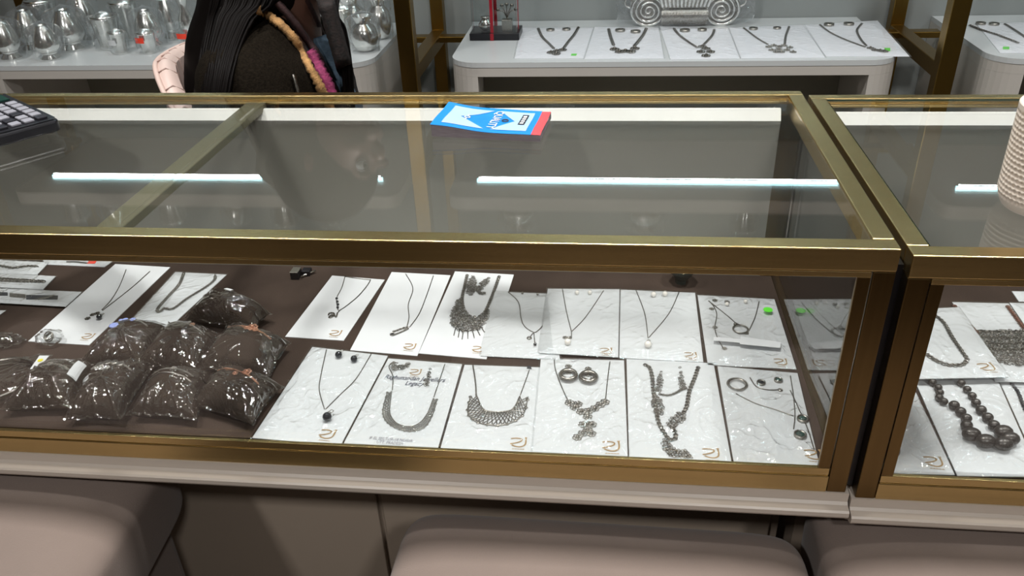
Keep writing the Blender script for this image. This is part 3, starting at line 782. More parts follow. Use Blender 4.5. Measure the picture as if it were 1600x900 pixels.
# --- bracelet envelopes at the left
G3 = 'bracelet envelopes at the rear of the long tray'
card('white envelope with a braided silver chain bracelet', [(-45, 404), (76, 410), (58, 429), (-60, 424)], ZT + .001, [('links', .0026, [(-20, 412), (8, 417), (22, 419), (45, 416), (60, 417)])], None, .8, grp=G3, name='bracelet_envelope', cat='envelope')
card('white envelope with a flat woven silver bracelet', [(-45, 425), (87, 431.5), (67, 452), (-60, 446)], ZT + .002, [('links', .0026, [(-20, 434), (10, 436), (40, 438), (73, 440)]), ('links', .0024, [(-20, 438), (30, 440), (70, 441)])], None, .6, grp=G3, name='bracelet_envelope', cat='envelope')
card('white envelope with a black leather strap bracelet', [(-45, 449), (127, 456), (102, 479), (-60, 470)], ZT + .003, [('patch', [(-20, 462), (12, 462), (12, 457), (-20, 456)], BLACKL, 'strap'), ('patch', [(41, 468), (90, 468), (91, 462), (41, 461)], BLACKL, 'strap'), ('patch', [(15, 464), (40, 466), (40, 460), (15, 458)], SILVER, 'clasp'), ('links', .0016, [(60, 468), (72, 466), (84, 462)], SILVER)], None, 1, grp=G3, name='bracelet_envelope', cat='envelope')
card('white envelope with a red tab, behind the braided chain envelope', [(66, 404), (176, 408), (163, 417), (70, 413)], ZT, [('patch', [(136, 412), (148, 412), (151, 408), (139, 408)], REDS, 'tab'), ('chain', .0012, [(104, 409), (118, 409), (136, 411)])], None, .5, grp=G3, name='bracelet_envelope', cat='envelope')
card('white envelope corner standing clear below the black strap envelope', [(-60, 484), (9, 485), (-14, 502), (-70, 500)], ZT, [('chain', .001, [(-50, 490), (-20, 492)])], None, .5, grp=G3, name='bracelet_envelope', cat='envelope')

# --- bracelet cushions in clear bags
def cushion(label, quad, items, flip=0, hz=0.040, z0=0.0):
    q = [T(u, v, .011 + z0) for u, v in quad]
    c = sum(q, Vector()) / 4
    t = thing('bracelet_cushion', (c.x, c.y, ZT + z0), label, 'cushion', 'bracelet cushions in clear bags')
    zb = ZT + z0
    def top(s, t_, off=0.0):
        a, b = 2 * s - 1, 2 * t_ - 1
        # edges pulled in between the corners
        k = 0.09
        s2 = 0.5 + (a * (1 - k * (1 - b * b))) / 2; t2 = 0.5 + (b * (1 - k * (1 - a * a))) / 2
        p = bil(q, s2, t2)
        h = ((1 - a * a) * (1 - b * b)) ** 0.42
        return p, h
    seed = c.x * 7 + c.y * 3
    def ft(s, t_):
        p, h = top(s, t_)
        return Vector((p.x, p.y, zb + .011 + h * (hz - .011) + .0015 * noise1(p.x * 50, p.y * 50, seed)))
    def fb(s, t_):
        p, h = top(1 - s, t_); a = min(1, h * 1.6)
        return Vector((p.x, p.y, zb + .011 - .0105 * a))
    mb = MB(); mb.grid(ft, 20, 20); mb.grid(fb, 20, 20); mb.build('pillow', CUSH, t, True)
    def bag(s, t_):
        s1 = -.04 + 1.08 * s; t1 = -.03 + 1.06 * t_
        sc, tc_ = min(1, max(0, s1)), min(1, max(0, t1))
        p, h = top(sc, tc_)
        e = bil(q, s1, t1)
        if s1 < 0 or s1 > 1 or t1 < 0 or t1 > 1: p = p + (e - bil(q, sc, tc_))
        a_, b_ = 2 * s - 1, 2 * t_ - .9; an = math.atan2(b_, a_); rr = math.hypot(a_, b_)
        fold = 1 - min(1, abs(noise1(math.cos(an) * 2.0 + seed, math.sin(an) * 2.0, rr * .5)) * 5)
        w = 1.0 * fold * fold * min(1, rr * 1.6) + .45 * crease(p.x * .8, p.y * .8, seed) + .8 * noise1(p.x * 34 + seed, p.y * 30, 1.7)
        return Vector((p.x, p.y, zb + .0122 + h * (hz - .012) + .0042 * w))
    MB().grid(bag, 70, 70).build('clear_bag', CRINKLE, t, True)
    def S(s, t_, off=.0008):
        v = ft(s, t_); return v + Vector((0, 0, off))
    for it in items:
        mb = MB(); k = it[0]
        if k == 'chain': mb.tube(spline([S(a, b) for a, b in it[2]], 6), it[1], 5); mb.build('bracelet', it[3], t, True)
        elif k == 'links': links(mb, spline([S(a, b) for a, b in it[2]], 6), it[1] * 1.4, it[1], it[1] * .33); mb.build('bracelet', it[3], t, True)
        elif k == 'flowers':
            for a, b in it[2]: flower(mb, S(a, b), it[1])
            mb.build('charm', it[3], t, True)
        elif k == 'discs':
            for a, b in it[2]: mb.lathe(S(a, b), [(it[1], 0), (it[1], .001), (it[1] * .7, .0016), (it[1] * .5, .001), (0.0001, .0018)], 14)
            mb.build('charm', it[3], t, True)
        elif k == 'tag':
            w, h = it[3], it[4]
            mb.grid(lambda s, t_: S(it[1] + w * (s - .5), it[2] + h * (t_ - .5), .005), 5, 5); mb.build('paper_tag', CARD, t)
    return t
arc = lambda t0, bow, n=7, a=.12, b=.88: [(a + (b - a) * i / (n - 1), t0 + bow * (1 - (2 * i / (n - 1) - 1) ** 2)) for i in range(n)]
cushion('taupe cushion with a looped silver bracelet and a blank white tag', [(75, 570), (150, 573), (115, 640), (3, 642)],
        [('links', .0014, arc(.55, .08), SILVER), ('links', .0014, arc(.72, .1), SILVER), ('flowers', .004, [(.45, .63)], SILVER), ('tag', .92, .62, .12, .4)])
cushion('taupe cushion with a row of round silver discs and a flower knot', [(152, 569), (242, 574), (188, 656), (103, 657)],
        [('links', .0013, arc(.68, .08), SILVER), ('discs', .005, [(.3, .72), (.42, .75), (.54, .76), (.66, .74)], SILVER), ('flowers', .0045, [(.4, .6), (.48, .62), (.33, .6)], BRIGHT)])
cushion('taupe cushion with a slim plain silver bracelet, beside the rose flower cushions', [(248, 580), (332, 585), (307, 657), (201, 650)],
        [('links', .001, arc(.62, .08), SILVER), ('flowers', .003, [(.5, .72)], SILVER), ('chain', .0008, arc(.5, .07), SILVER)])
cushion('taupe cushion with a rose gold flower bracelet, touching the black pearl card', [(352, 571), (441, 604), (394, 664), (299, 636)],
        [('links', .0011, arc(.62, .06), ROSE), ('flowers', .006, [(.62, .74)], ROSE), ('flowers', .0036, [(.5, .58)], ROSE)])
cushion('taupe cushion with blue enamel eye discs on a bracelet', [(187, 508), (262, 512), (222, 572), (127, 570)],
        [('links', .001, arc(.68, .1), SILVER), ('discs', .0062, [(.25, .6)], BLUEE), ('discs', .004, [(.36, .8), (.52, .8)], BLUEE), ('discs', .003, [(.26, .8)], BLUEE)])
cushion('taupe cushion with a tiny pink stone bracelet, between two bagged cushions', [(277, 504), (347, 525), (310, 586), (210, 572)],
        [('links', .001, arc(.68, .08), SILVER), ('flowers', .004, [(.6, .78)], ROSE), ('flowers', .0028, [(.48, .86)], SILVER)])
cushion('taupe cushion with a large rose gold wire flower bracelet, behind the black pearl card', [(364, 505), (452, 536), (420, 590), (307, 578)],
        [('links', .0012, arc(.68, .06), ROSE), ('flowers', .0075, [(.55, .76)], ROSE), ('flowers', .004, [(.48, .7), (.62, .72)], ROSE)], z0=.003)
cushion('taupe cushion without a bracelet showing, leaning over the curb chain card', [(338, 453), (422, 490), (398, 514), (289, 502)],
        [('tag', .45, .72, .12, .14)], z0=.004)

# --- loose bags, bangle
def crumple(name, label, cat, c, rx, ry, rz, m, seed, amp=.35, grp=None, base=None):
    mb = MB()
    def f(u, v):
        a = 2 * math.pi * u; ph = math.pi * (v - .5)
        d = Vector((math.cos(a) * math.cos(ph), math.sin(a) * math.cos(ph), math.sin(ph)))
        w = 1 + amp * noise1(d.x * 2.2 + seed, d.y * 2.2, d.z * 2.2) + amp * .6 * noise1(d.x * 5 + seed, d.y * 5, d.z * 5)
        p = Vector((d.x * rx * w, d.y * ry * w, d.z * rz * w))
        p.z = max(p.z, -rz * .85)
        return Vector(c) + p + Vector((0, 0, rz * .85))
    mb.grid(f, 28, 16, True)
    return mb
p = T(80, 536)
t = thing('bagged_ring', p, 'silver ring in a small clear bag resting on the charm cluster card', 'ring')
crumple('', '', '', p + Vector((0, 0, .002)), .019, .014, .009, CRINKLE, 2.0).build('clear_bag', CRINKLE, t, True)
mb = MB()
for k in range(3): mb.torus(p + Vector((0, 0, .011)), .007 - k * .0008, .001, 18, 5, (1, 0, .3 * k), (0, .6, .8 - .2 * k))
mb.build('ring', SILVER, t, True)
p = T(12, 537)
t = thing('bagged_earring', p, 'pair of silver studs in a crumpled clear bag on the bare velvet', 'earring')
crumple('', '', '', p, .024, .015, .008, CRINKLE, 5.0).build('clear_bag', CRINKLE, t, True)
for k in (-1, 1):
    mb = MB(); mb.sphere(p + Vector((k * .006, .001, .006)), .0035, 10, 6); mb.build('stud', BRIGHT, t, True)
q = [T(-50, 580, .004), T(80, 556, .004), T(40, 615, .004), T(-60, 655, .004)]
c = sum(q, Vector()) / 4
t = thing('bagged_bangle', (c.x, c.y, ZT), 'silver bangle in a flat clear bag with a yellow printed tag', 'bangle')
mb = MB(); mb.torus(T(-5, 592, .006), .046, .0022, 60, 6); mb.torus(T(-5, 592, .010), .0455, .0016, 60, 6); mb.build('bangle', SILVER, t, True)
sheet(q, .004, 26, 20, 4.4, .02, .011).build('clear_bag', CRINKLE, t, True)
g = [T(47, 577, .016), T(59, 577, .016), T(77, 556, .016), T(62, 556, .016)]
o = MB().prism(g, .0005).build('price_tag', CARD, t)
MB().lathe(T(63, 563, .0168), [(.0035, 0), (.0035, .0003)], 14).build('yellow_print', YELL, o)

# --- little clip and crystal on the velvet
p = at(464, 425, 2, ZT + .01)
t = thing('metal_clip', (p.x, p.y, ZT), 'small black and steel clip lying on the velvet behind the cushions', 'clip')
MB().box(p.x - .009, p.x + .004, p.y - .008, p.y + .01, ZT, ZT + .012).build('clip_block', BLACKP, t, bevel=.001)
MB().box(p.x - .009, p.x + .004, p.y - .008, p.y + .01, ZT + .0121, ZT + .0135).build('clip_plate', BRIGHT, t, bevel=.0004)
MB().tube([(p.x + .006, p.y - .002, ZT + .003), (p.x + .024, p.y + .016, ZT + .004)], .0016, 8).build('steel_pin', BRIGHT, t, True)
MB().box(p.x + .0045, p.x + .018, p.y + .004, p.y + .018, ZT, ZT + .009).build('clip_arm', BLACKP, t, bevel=.001)
p = at(1064, 441, 2, ZT)
t = thing('crystal_stand', (p.x, p.y, ZT), 'small dark faceted crystal stand behind the pearl card', 'crystal')
MB().lathe(p, [(.009, 0), (.009, .006), (.011, .008), (.02, .02), (.022, .026), (.015, .031), (.0001, .032)], 8).build('faceted_body', CRYST, t)
MB().lathe(p + Vector((0, 0, .0318)), [(.006, 0), (.006, .003), (.004, .004)], 8).build('cap', BRIGHT, t)

# ================================================================== things on top of the glass
# blue receipt pad
zl, zr = .0165, .009
fl, fr = at(673, 194, 2, zl), at(844, 211, 2, zr); br_, bl_ = at(861, 175, 2, zr), at(702, 161, 2, zl)
for v_ in (fl, fr, br_, bl_): pass
c = (fl + fr + br_ + bl_) / 4
t = thing('receipt_pad', (c.x, c.y, 0.0), 'blue covered receipt pad with a red taped spine lying on the glass', 'notepad')
def pd(s, t_, h=0.0):
    b = fl.lerp(fr, s).lerp(bl_.lerp(br_, s), t_)
    z = zr + (zl - zr) * max(0, 1 - s / .75) ** 1.6 + .0012 * math.sin(s * 9 + t_ * 2) * (1 - s) + .0006 * math.sin(t_ * 7)
    return Vector((b.x, b.y, z + h))
mb = MB()
def low(s, t_):
    v = pd(s, t_); return Vector((v.x, v.y, 0.0003))
N = 16
ring = [(i / N, 0) for i in range(N)] + [(1, j / 6) for j in range(6)] + [(1 - i / N, 1) for i in range(N)] + [(0, 1 - j / 6) for j in range(6)]
vv = []; ff = []
for lv in range(5):
    for a, b in ring:
        hi = pd(a, b, -.0008); lo = low(a, b); v = lo.lerp(hi, lv / 4); v += Vector((noise1(v.x * 40, lv * 3.1) * .0008, noise1(v.y * 40, lv * 2.7) * .0008, 0)); vv.append(v)
n = len(ring)
for lv in range(4):
    for i in range(n): ff.append((lv * n + i, lv * n + (i + 1) % n, (lv + 1) * n + (i + 1) % n, (lv + 1) * n + i))
mb.add(vv, ff); mb.grid(lambda s, t_: pd(s, t_, -.0008), 16, 6); mb.build('paper_block', PAPER, t)
def patch(mb, fn, s0, s1, t0, t1, nu=10, nv=5):
    mb.grid(lambda a, b: fn(s0 + (s1 - s0) * a, t0 + (t1 - t0) * b), nu, nv); return mb
cov = patch(MB(), lambda s, t_: pd(s, t_, 0.0), -.005, .915, -.01, 1.01, 24, 8).build('blue_cover', BLUE, t)
patch(MB(), lambda s, t_: pd(s, t_, -.0002), .912, 1.0, 0, 1, 3, 6).build('red_spine', RED, t)
def polymap(mb, pts, h, div=6):
    pts2 = []
    for (a, b), (c2, d) in zip(pts, pts[1:] + pts[:1]):
        for k in range(div): pts2.append((a + (c2 - a) * k / div, b + (d - b) * k / div))
    cx = sum(p[0] for p in pts2) / len(pts2); cy = sum(p[1] for p in pts2) / len(pts2)
    vs2 = [pd(cx, cy, h)]; fs = []; R = 4
    for r in range(1, R + 1):
        for a, b in pts2: vs2.append(pd(cx + (a - cx) * r / R, cy + (b - cy) * r / R, h))
    m_ = len(pts2)
    for i in range(m_): fs.append((0, 1 + i, 1 + (i + 1) % m_))
    for r in range(R - 1):
        for i in range(m_): fs.append((1 + r * m_ + i, 1 + (r + 1) * m_ + i, 1 + (r + 1) * m_ + (i + 1) % m_, 1 + r * m_ + (i + 1) % m_))
    mb.add(vs2, fs); return mb
for q4 in ([(.08, .10), (.47, .10), (.20, .50), (.08, .52)], [(.08, .52), (.20, .5), (.47, .90), (.08, .90)], [(.53, .10), (.86, .10), (.86, .52), (.71, .50)], [(.71, .5), (.86, .52), (.86, .90), (.53, .90)]):
    polymap(MB(), q4, .0005).build('pale_print', PALE, cov)
polymap(MB(), [(.755, .34), (.815, .34), (.815, .80), (.755, .80)], .0008).build('black_box_print', BLACKP, cov)
mb = MB()
for k in range(4): polymap(mb, [(.768, .38 + k * .1), (.802, .38 + k * .1), (.802, .45 + k * .1), (.768, .45 + k * .1)], .0011, 2)
mb.build('white_box_print', CARD, cov)
def padtext(body, size, s, t_, m, ang=True):
    vv, ff = text_geo(body, 1.0); Ls = (fr - fl).length; Lt = (bl_ - fl).length
    out = []
    for a, b in vv:
        ds, dt = (b * size / Ls, -a * size / Lt)
        out.append(pd(s + ds, t_ + dt, .0009))
    MB().add(out, ff).build('lettering', m, cov)
padtext('QUALITY', .0155, .525, .5, CARD)
padtext('-o-', .018, .27, .5, CARD)
mb = MB(); mb.torus(pd(.62, .5, .0009), .004, .0008, 16, 4); mb.build('ring_print', INK, cov)

# calculator
zk = .021
c0, ca, cb = at(93, 184, 2, zk), at(14, 205, 2, zk), at(18, 172, 2, zk)
e1 = (ca - c0); La = e1.length; e1.normalize()
e2 = Vector((e1.y, -e1.x, 0)); e2 = e2 if e2.dot(cb - c0) > 0 else -e2
LB = .19; La = max(La, .1)
cc = c0 + e1 * La / 2 + e2 * LB / 2
t = thing('calculator', (cc.x, cc.y, 0), 'black desk calculator with dark keys, glare painted on most, on the glass', 'calculator')
body = [c0 + e1 * a * La + e2 * b * LB for a, b in ((0, 0.04), (0.05, 0), (0.95, 0), (1, .04), (1, 1), (0, 1))]
nn = (body[1] - body[0]).cross(body[2] - body[1]).z
if nn < 0: body.reverse()
MB().prism([Vector((p.x, p.y, .004)) for p in body], zk - .004 - .002).build('body', BLACKP, t, bevel=.003)
MB().prism([Vector((p.x, p.y, zk - .0019)) - (p - cc) * .04 * Vector((1, 1, 0)).length / 1.414 for p in body], .0015).build('face_plate', BLACKP, t)
for sx in (.1, .9):
    for sy in (.1, .9):
        p = c0 + e1 * sx * La + e2 * sy * LB
        MB().lathe((p.x, p.y, 0.0002), [(.006, 0), (.006, .0037)], 12).build('rubber_foot', BLACKP, t)
for i in range(5):
    for j in range(6):
        a0, b0 = .10 + i * .165, .07 + j * .105
        p = [c0 + e1 * ((a0 + da) * La) + e2 * ((b0 + db) * LB) for da, db in ((0, 0), (.125, 0), (.125, .075), (0, .075))]
        if (p[1] - p[0]).cross(p[2] - p[1]).z < 0: p.reverse()
        MB().prism([Vector((v.x, v.y, zk - .0003)) for v in p], .003).build('key', KEYGLARE if (i + j) % 3 or j > 2 else KEYB, t, bevel=.0008)
p = [c0 + e1 * (a * La) + e2 * (b * LB) for a, b in ((.1, .76), (.9, .76), (.9, .94), (.1, .94))]
if (p[1] - p[0]).cross(p[2] - p[1]).z < 0: p.reverse()
MB().prism([Vector((v.x, v.y, zk - .0003)) for v in p], .002).build('display', GLEDGE, t)

# cream mug
pm = at(1556, 318, 2, -.005)
cx_, cy_ = pm.x + .043, pm.y - .004
t = thing('ceramic_mug', (cx_, cy_, -.006), 'cream ceramic mug with a dimpled hammered surface on the glass', 'mug')
R0, H0 = .044, .103
def mugf(u, v):
    a = 2 * math.pi * u; z = v * H0
    r = R0 * (0.80 + .2 * min(1, (v / .16)) ** .5) * (1 + .035 * v)
    nd = 52
    row = v * 20; o = .5 if int(row) % 2 else 0
    du = abs(((u * nd + o) % 1) - .5) * 2; dv = abs((row % 1) - .5) * 2
    dim = 0 if (v < .1 or v > .955) else .0017 * max(0, 1 - (du * du + dv * dv))
    return Vector((cx_ + (r - dim) * math.cos(a), cy_ + (r - dim) * math.sin(a), -.006 + z))
mb = MB(); mb.grid(mugf, 312, 120, True); mb.build('mug_wall', MUGM, t, True)
ri = R0 * 1.035
MB().lathe((cx_, cy_, -.006), [(R0 * .8, .0002), (.0001, .0002)], 48, False).build('mug_bottom', MUGM, t)
MB().lathe((cx_, cy_, -.006), [(ri, H0), (ri - .001, H0 + .0014), (ri - .003, H0 + .0014), (ri - .0042, H0), (ri - .006, H0 * .5), (R0 * .74, .008), (.0001, .006)], 64, False).build('mug_inside', MUGM, t, True)
hp = spline([(cx_ + R0 * .95, cy_ - .01, -.006 + H0 * .8), (cx_ + R0 + .03, cy_ - .018, -.006 + H0 * .78), (cx_ + R0 + .033, cy_ - .018, -.006 + H0 * .4), (cx_ + R0 * .9, cy_ - .01, -.006 + H0 * .22)], 8)
MB().tube(hp, .006, 10).build('handle', MUGM, t, True)

# ================================================================== on the wall benches
zb = ZB
G4 = 'necklace cards on the wall bench'
def bcard(label, quad, items): return card(label, quad, zb + .0003, items, None, 0.5, CARDB, G4)
bcard('white sheet with an antique silver necklace and green dot, beside the ribboned box', [(815, 43), (927, 43), (912, 91), (804, 91)], [
    ('links', .0034, [(841, 45), (847, 58), (857, 68), (866, 77)]), ('links', .0034, [(904, 43), (897, 55), (888, 66), (880, 77)]), ('flowers', .011, [(861, 83), (870, 81), (879, 79), (869, 85)], SILVERD),
    ('stone', .011, 860, 48, SILVERD), ('stone', .011, 885, 47, SILVERD), ('patch', [(892, 87), (900, 87), (902, 84), (893, 84)], GREENS)])
bcard('white sheet with a broad winged antique silver pendant', [(929, 42), (1029, 43), (1037, 91), (913, 92)], [
    ('links', .0037, [(951, 46), (954, 58), (959, 72)]), ('links', .0037, [(1010, 45), (1003, 58), (990, 74)]), ('flowers', .012, [(960, 78), (968, 82), (977, 81), (986, 82), (992, 77)], SILVERD),
    ('stone', .013, 969, 49, SILVERD), ('stone', .013, 993, 51, SILVERD)])
bcard('white sheet with a tiered antique silver pendant, below the scrolled ornament', [(1031, 41), (1138, 44), (1156, 91), (1048, 93)], [
    ('links', .0033, [(1053, 45), (1060, 54), (1074, 65), (1090, 75)]), ('links', .003, [(1116, 47), (1112, 57), (1099, 71)]), ('flowers', .011, [(1097, 74), (1103, 77), (1095, 82), (1110, 82), (1103, 88)], SILVERD),
    ('stone', .013, 1070, 49, SILVERD), ('stone', .012, 1097, 48, SILVERD)])
bcard('white sheet with a round filigree silver pendant', [(1139, 43), (1256, 39), (1289, 90), (1158, 91)], [
    ('links', .0026, [(1162, 44), (1183, 60), (1200, 70)]), ('links', .0026, [(1233, 42), (1228, 56), (1226, 70)]), ('flowers', .0085, [(1201, 74), (1206, 79), (1213, 82), (1221, 82), (1229, 79), (1234, 75), (1209, 72), (1217, 74), (1225, 72), (1217, 78), (1239, 82)], SILVER),
    ('stone', .011, 1177, 46, SILVERD), ('stone', .01, 1214, 45, SILVERD)])
bcard('white sheet with a long link necklace and green sticker, overhanging the bench corner', [(1256, 39), (1371, 32), (1421, 88), (1291, 88)], [
    ('links', .0026, [(1281, 39), (1297, 51), (1322, 63), (1352, 74)]), ('links', .0026, [(1347, 37), (1339, 48), (1345, 62), (1354, 72)]), ('flowers', .009, [(1360, 76), (1367, 79), (1375, 80), (1382, 81)], SILVERD),
    ('stone', .013, 1295, 40, SILVERD), ('stone', .013, 1326, 39, SILVERD), ('patch', [(1382, 80), (1391, 80), (1391, 75), (1382, 75)], GREENS)])
bcard('white sheet with a heavy silver chain and green sticker, beyond the brass stand', [(1526, 37), (1622, 34), (1650, 82), (1563, 83)], [
    ('links', .0033, [(1515, 40), (1533, 47), (1560, 56), (1592, 68)]), ('links', .0033, [(1570, 38), (1586, 48), (1604, 60)]), ('stone', .012, 1532, 38, SILVERD), ('stone', .012, 1553, 39, SILVERD),
    ('patch', [(1567, 77), (1577, 77), (1577, 73), (1567, 73)], GREENS)])

# silver tumblers, goblets and pots
def vessel(kind, u, base, width, height, label, sticker=None, z=None, group='silver ware on the wall bench', wrap=True):
    """u, base: where it stands; width and height in metres"""
    p = at(u, base, 2, zb + .0004) if z is None else Vector(z)
    t = thing({'dome': 'silver_goblet', 'tumbler': 'silver_tumbler', 'pot': 'silver_pot', 'jug': 'silver_jug'}[kind], p, label, {'dome': 'goblet', 'tumbler': 'tumbler', 'pot': 'pot', 'jug': 'jug'}[kind], group)
    r, h = width / 2, height
    if kind == 'dome':
        prof = [(r * .72, 0), (r * .74, h * .03), (r * .5, h * .12), (r * .55, h * .2), (r * .88, h * .34), (r * .9, h * .45), (r * .72, h * .72), (r * .46, h * .95), (r * .4, h), (r * .36, h * .99), (r * .36, h * .7), (.0001, h * .5)]
    elif kind == 'tumbler':
        prof = [(r * .72, 0), (r * .74, h * .04), (r * .7, h * .1), (r * .82, h * .5), (r * .95, h * .93), (r, h), (r * .93, h), (r * .76, h * .5), (r * .62, h * .1), (.0001, h * .08)]
    elif kind == 'pot':
        prof = [(r * .45, 0), (r * .75, h * .08), (r * .98, h * .3), (r, h * .45), (r * .86, h * .65), (r * .55, h * .76), (r * .52, h * .82), (r * .72, h * .97), (r * .74, h), (r * .66, h * .98), (r * .48, h * .82), (.0001, h * .75)]
    else:
        prof = [(r * .6, 0), (r * .62, h * .04), (r * .4, h * .12), (r * .7, h * .3), (r * .62, h * .5), (r * .3, h * .7), (r * .5, h * .9), (r * .66, h), (r * .5, h * .95), (.0001, h * .85)]
    # fluted surface
    mb = MB(); n = 40; vv = []; ff = []
    for j, (rr, zz) in enumerate(prof):
        for k in range(n):
            a = 2 * math.pi * k / n; fl_ = 1 + (.018 if k % 2 else -.018) * (1 if .2 < zz / h < .95 else .2)
            vv.append(p + Vector((rr * fl_ * math.cos(a), rr * fl_ * math.sin(a), zz)))
    for j in range(len(prof) - 1):
        for k in range(n): ff.append((j * n + k, j * n + (k + 1) % n, (j + 1) * n + (k + 1) % n, (j + 1) * n + k))
    ff.append(tuple(reversed(range(n)))); mb.add(vv, ff); b = mb.build('body', BRIGHT, t, True)
    if kind in ('dome', 'tumbler'):
        MB().torus(p + Vector((0, 0, h * (.2 if kind == 'dome' else .93))), r * (.56 if kind == 'dome' else .96), r * .03, 28, 5).build('band', BRIGHT, b, True)
    if wrap:
        s0 = hash((u, base)) % 100 / 7.0
        s0 = (u * 13 + base * 7) % 17
        def f(a_, v):
            a = 2 * math.pi * a_; w = .12 * noise1(math.cos(a) * 2 + s0, math.sin(a) * 2, v * 3) + .06 * noise1(math.cos(a) * 6 + s0, math.sin(a) * 6, v * 7)
            rr = r * 1.12 * (.95 + .1 * math.sin(v * 3.0)) * (1 if v < .85 else max(.05, (1 - v) / .15)) * (1 + w)
            return p + Vector((rr * math.cos(a), rr * math.sin(a), .001 + v * h * 1.12))
        MB().grid(f, 32, 16, True).build('clear_wrap', WRAP, t, True)
    if sticker:
        mm, zz = sticker; a0 = -1.75
        mb = MB(); rr = r * 1.2
        mb.grid(lambda a, b_: p + Vector((rr * math.cos(a0 + (a - .5) * .9), rr * math.sin(a0 + (a - .5) * .9), h * zz + b_ * .014)), 6, 1); mb.build('sticker', mm, t)
    return t
def px(u, base, w): # metres per pixel at that spot
    p = at(u, base, 2, zb); d = (CR.transposed() @ (p - CAMC)); return -d.z / FPX * w
cups = [('dome', 19, 91, 42, 54, 'bell shaped silver goblet in clear wrap, at the bench front edge', None),
        ('dome', 80, 91, 42, 47, 'small bell shaped silver goblet standing at the front beside a taller goblet', None),
        ('dome', 54, 76, 46, 54, 'broad bell shaped silver goblet behind the two front goblets', None),
        ('dome', 115, 76, 52, 55, 'largest round shouldered silver goblet in clear wrap', None),
        ('tumbler', 80, 62, 46, 56, 'tall wrapped silver tumbler behind the broad goblets', None),
        ('dome', 143, 61, 38, 58, 'tall slim silver goblet at the rear beside the largest goblet', None),
        ('tumbler', 174, 75, 42, 46, 'wrapped silver tumbler behind the tiny white labelled cup', None),
        ('tumbler', 190, 83, 26, 31, 'tiny silver cup with a white label', (CARD, .45)),
        ('tumbler', 205, 60, 40, 52, 'tall flared silver tumbler in the rear row', None),
        ('dome', 238, 71, 44, 50, 'silver goblet standing right behind the tiny red stickered cup', None),
        ('tumbler', 234, 82, 29, 30, 'tiny silver cup with a red sticker, alone at the bench front', (REDS, .55)),
        ('dome', 271, 59, 36, 57, 'slim silver goblet at the rear near the seated person', None),
        ('jug', 298, 65, 34, 66, 'waisted silver jug with a red sticker near the pink chair', (REDS, .12)),
        ('pot', 572, 79, 42, 50, 'round silver water pot standing near the rounded bench corner', None),
        ('pot', 596, 60, 36, 60, 'tall silver water pot behind the round pot by the brass stand', None),
        ('tumbler', 541, 70, 34, 52, 'wrapped silver tumbler half hidden by the long black hair', None),
        ('pot', 553, 55, 44, 55, 'wide wrapped silver pot at the rear of the bench by the long hair', None)]
for k, u, b, w, h, lb, st in cups: vessel(k, u, b, px(u, b, w), px(u, b, h) * 1.08, lb, st)
# wrapped pieces on the upper shelves
zs = ZS1 + .0004
for i, (x, yv, k, nm) in enumerate([(-1.8, 1.33, 'tumbler', 'end of the shelf above the goblets'), (-1.66, 1.30, 'dome', 'above the front goblets'), (-1.5, 1.32, 'tumbler', 'above the largest goblet'), (-1.3, 1.31, 'dome', 'above the tiny cups'),
                                   (-1.16, 1.32, 'tumbler', 'above the pink chair'), (-1.02, 1.31, 'dome', 'above the long haired person'), (-.5, 1.32, 'pot', 'above the ribboned box'), (-.16, 1.32, 'pot', 'above the scrolled ornament'), (.1, 1.32, 'tumbler', 'above the filigree pendant sheet')]):
    vessel(k, x * 100, i, .07 if k != 'pot' else .1, .085, 'wrapped silver ' + {'tumbler': 'tumbler', 'dome': 'goblet', 'pot': 'pot'}[k] + ' on the upper shelf, ' + nm, None, (x, yv, zs), 'silver ware on the upper shelves')

# ribboned acrylic box with silver miniatures
a = at(734, 64, 2, zb); b = at(811, 64, 2, zb); wdt = (b - a).length
x0, x1 = a.x, b.x; y0 = a.y; y1 = y0 + .09
t = thing('ribboned_gift_box', ((x0 + x1) / 2, (y0 + y1) / 2, zb), 'clear box on a black base tied with red ribbon, holding silver miniatures', 'gift box')
MB().box(x0, x1, y0, y1, zb + .0003, zb + .018).build('black_base', BLACKP, t, bevel=.001)
zc = zb + .18
mb = MB(); i_ = .006
pane(mb, x0 + i_, x1 - i_, y0 + i_, y0 + i_ + .002, zb + .0185, zc, 1); pane(mb, x0 + i_, x1 - i_, y1 - i_ - .002, y1 - i_, zb + .0185, zc, 1)
pane(mb, x0 + i_, x0 + i_ + .002, y0 + i_ + .0022, y1 - i_ - .0022, zb + .0185, zc, 0); pane(mb, x1 - i_ - .002, x1 - i_, y0 + i_ + .0022, y1 - i_ - .0022, zb + .0185, zc, 0)
pane(mb, x0 + i_, x1 - i_, y0 + i_, y1 - i_, zc, zc + .002, 2); mb.build('clear_cover', [ACRYL, ACRYL], t)
xm = (x0 + x1) / 2 - .006; ym = (y0 + y1) / 2
rb = MB()
rb.box(xm - .0045, xm + .0045, y0 - .0012, y0 - .0002, zb + .0004, zb + .018); rb.box(xm - .004, xm + .004, y0 + i_ - .001, y0 + i_ - .0002, zb + .0185, zc + .003)
rb.box(xm - .0045, xm + .0045, y1 - i_, y1 - i_ + .0008, zb + .0185, zc + .003); rb.box(xm - .0045, xm + .0045, y0 + i_, y1 - i_, zc + .0021, zc + .003)
rb.box(x0 + i_ - .001, x0 + i_ - .0002, ym - .0045, ym + .0045, zb + .0185, zc + .003); rb.box(x1 - i_ + .0002, x1 - i_ + .001, ym - .0045, ym + .0045, zb + .0185, zc + .003)
rb.build('ribbon', RIBBON, t)
bw = MB()
for s in (-1, 1): bw.torus((xm + s * .022, ym, zc + .02), .02, .003, 20, 6, (1, 0, .3 * s), (0, .25, .9))
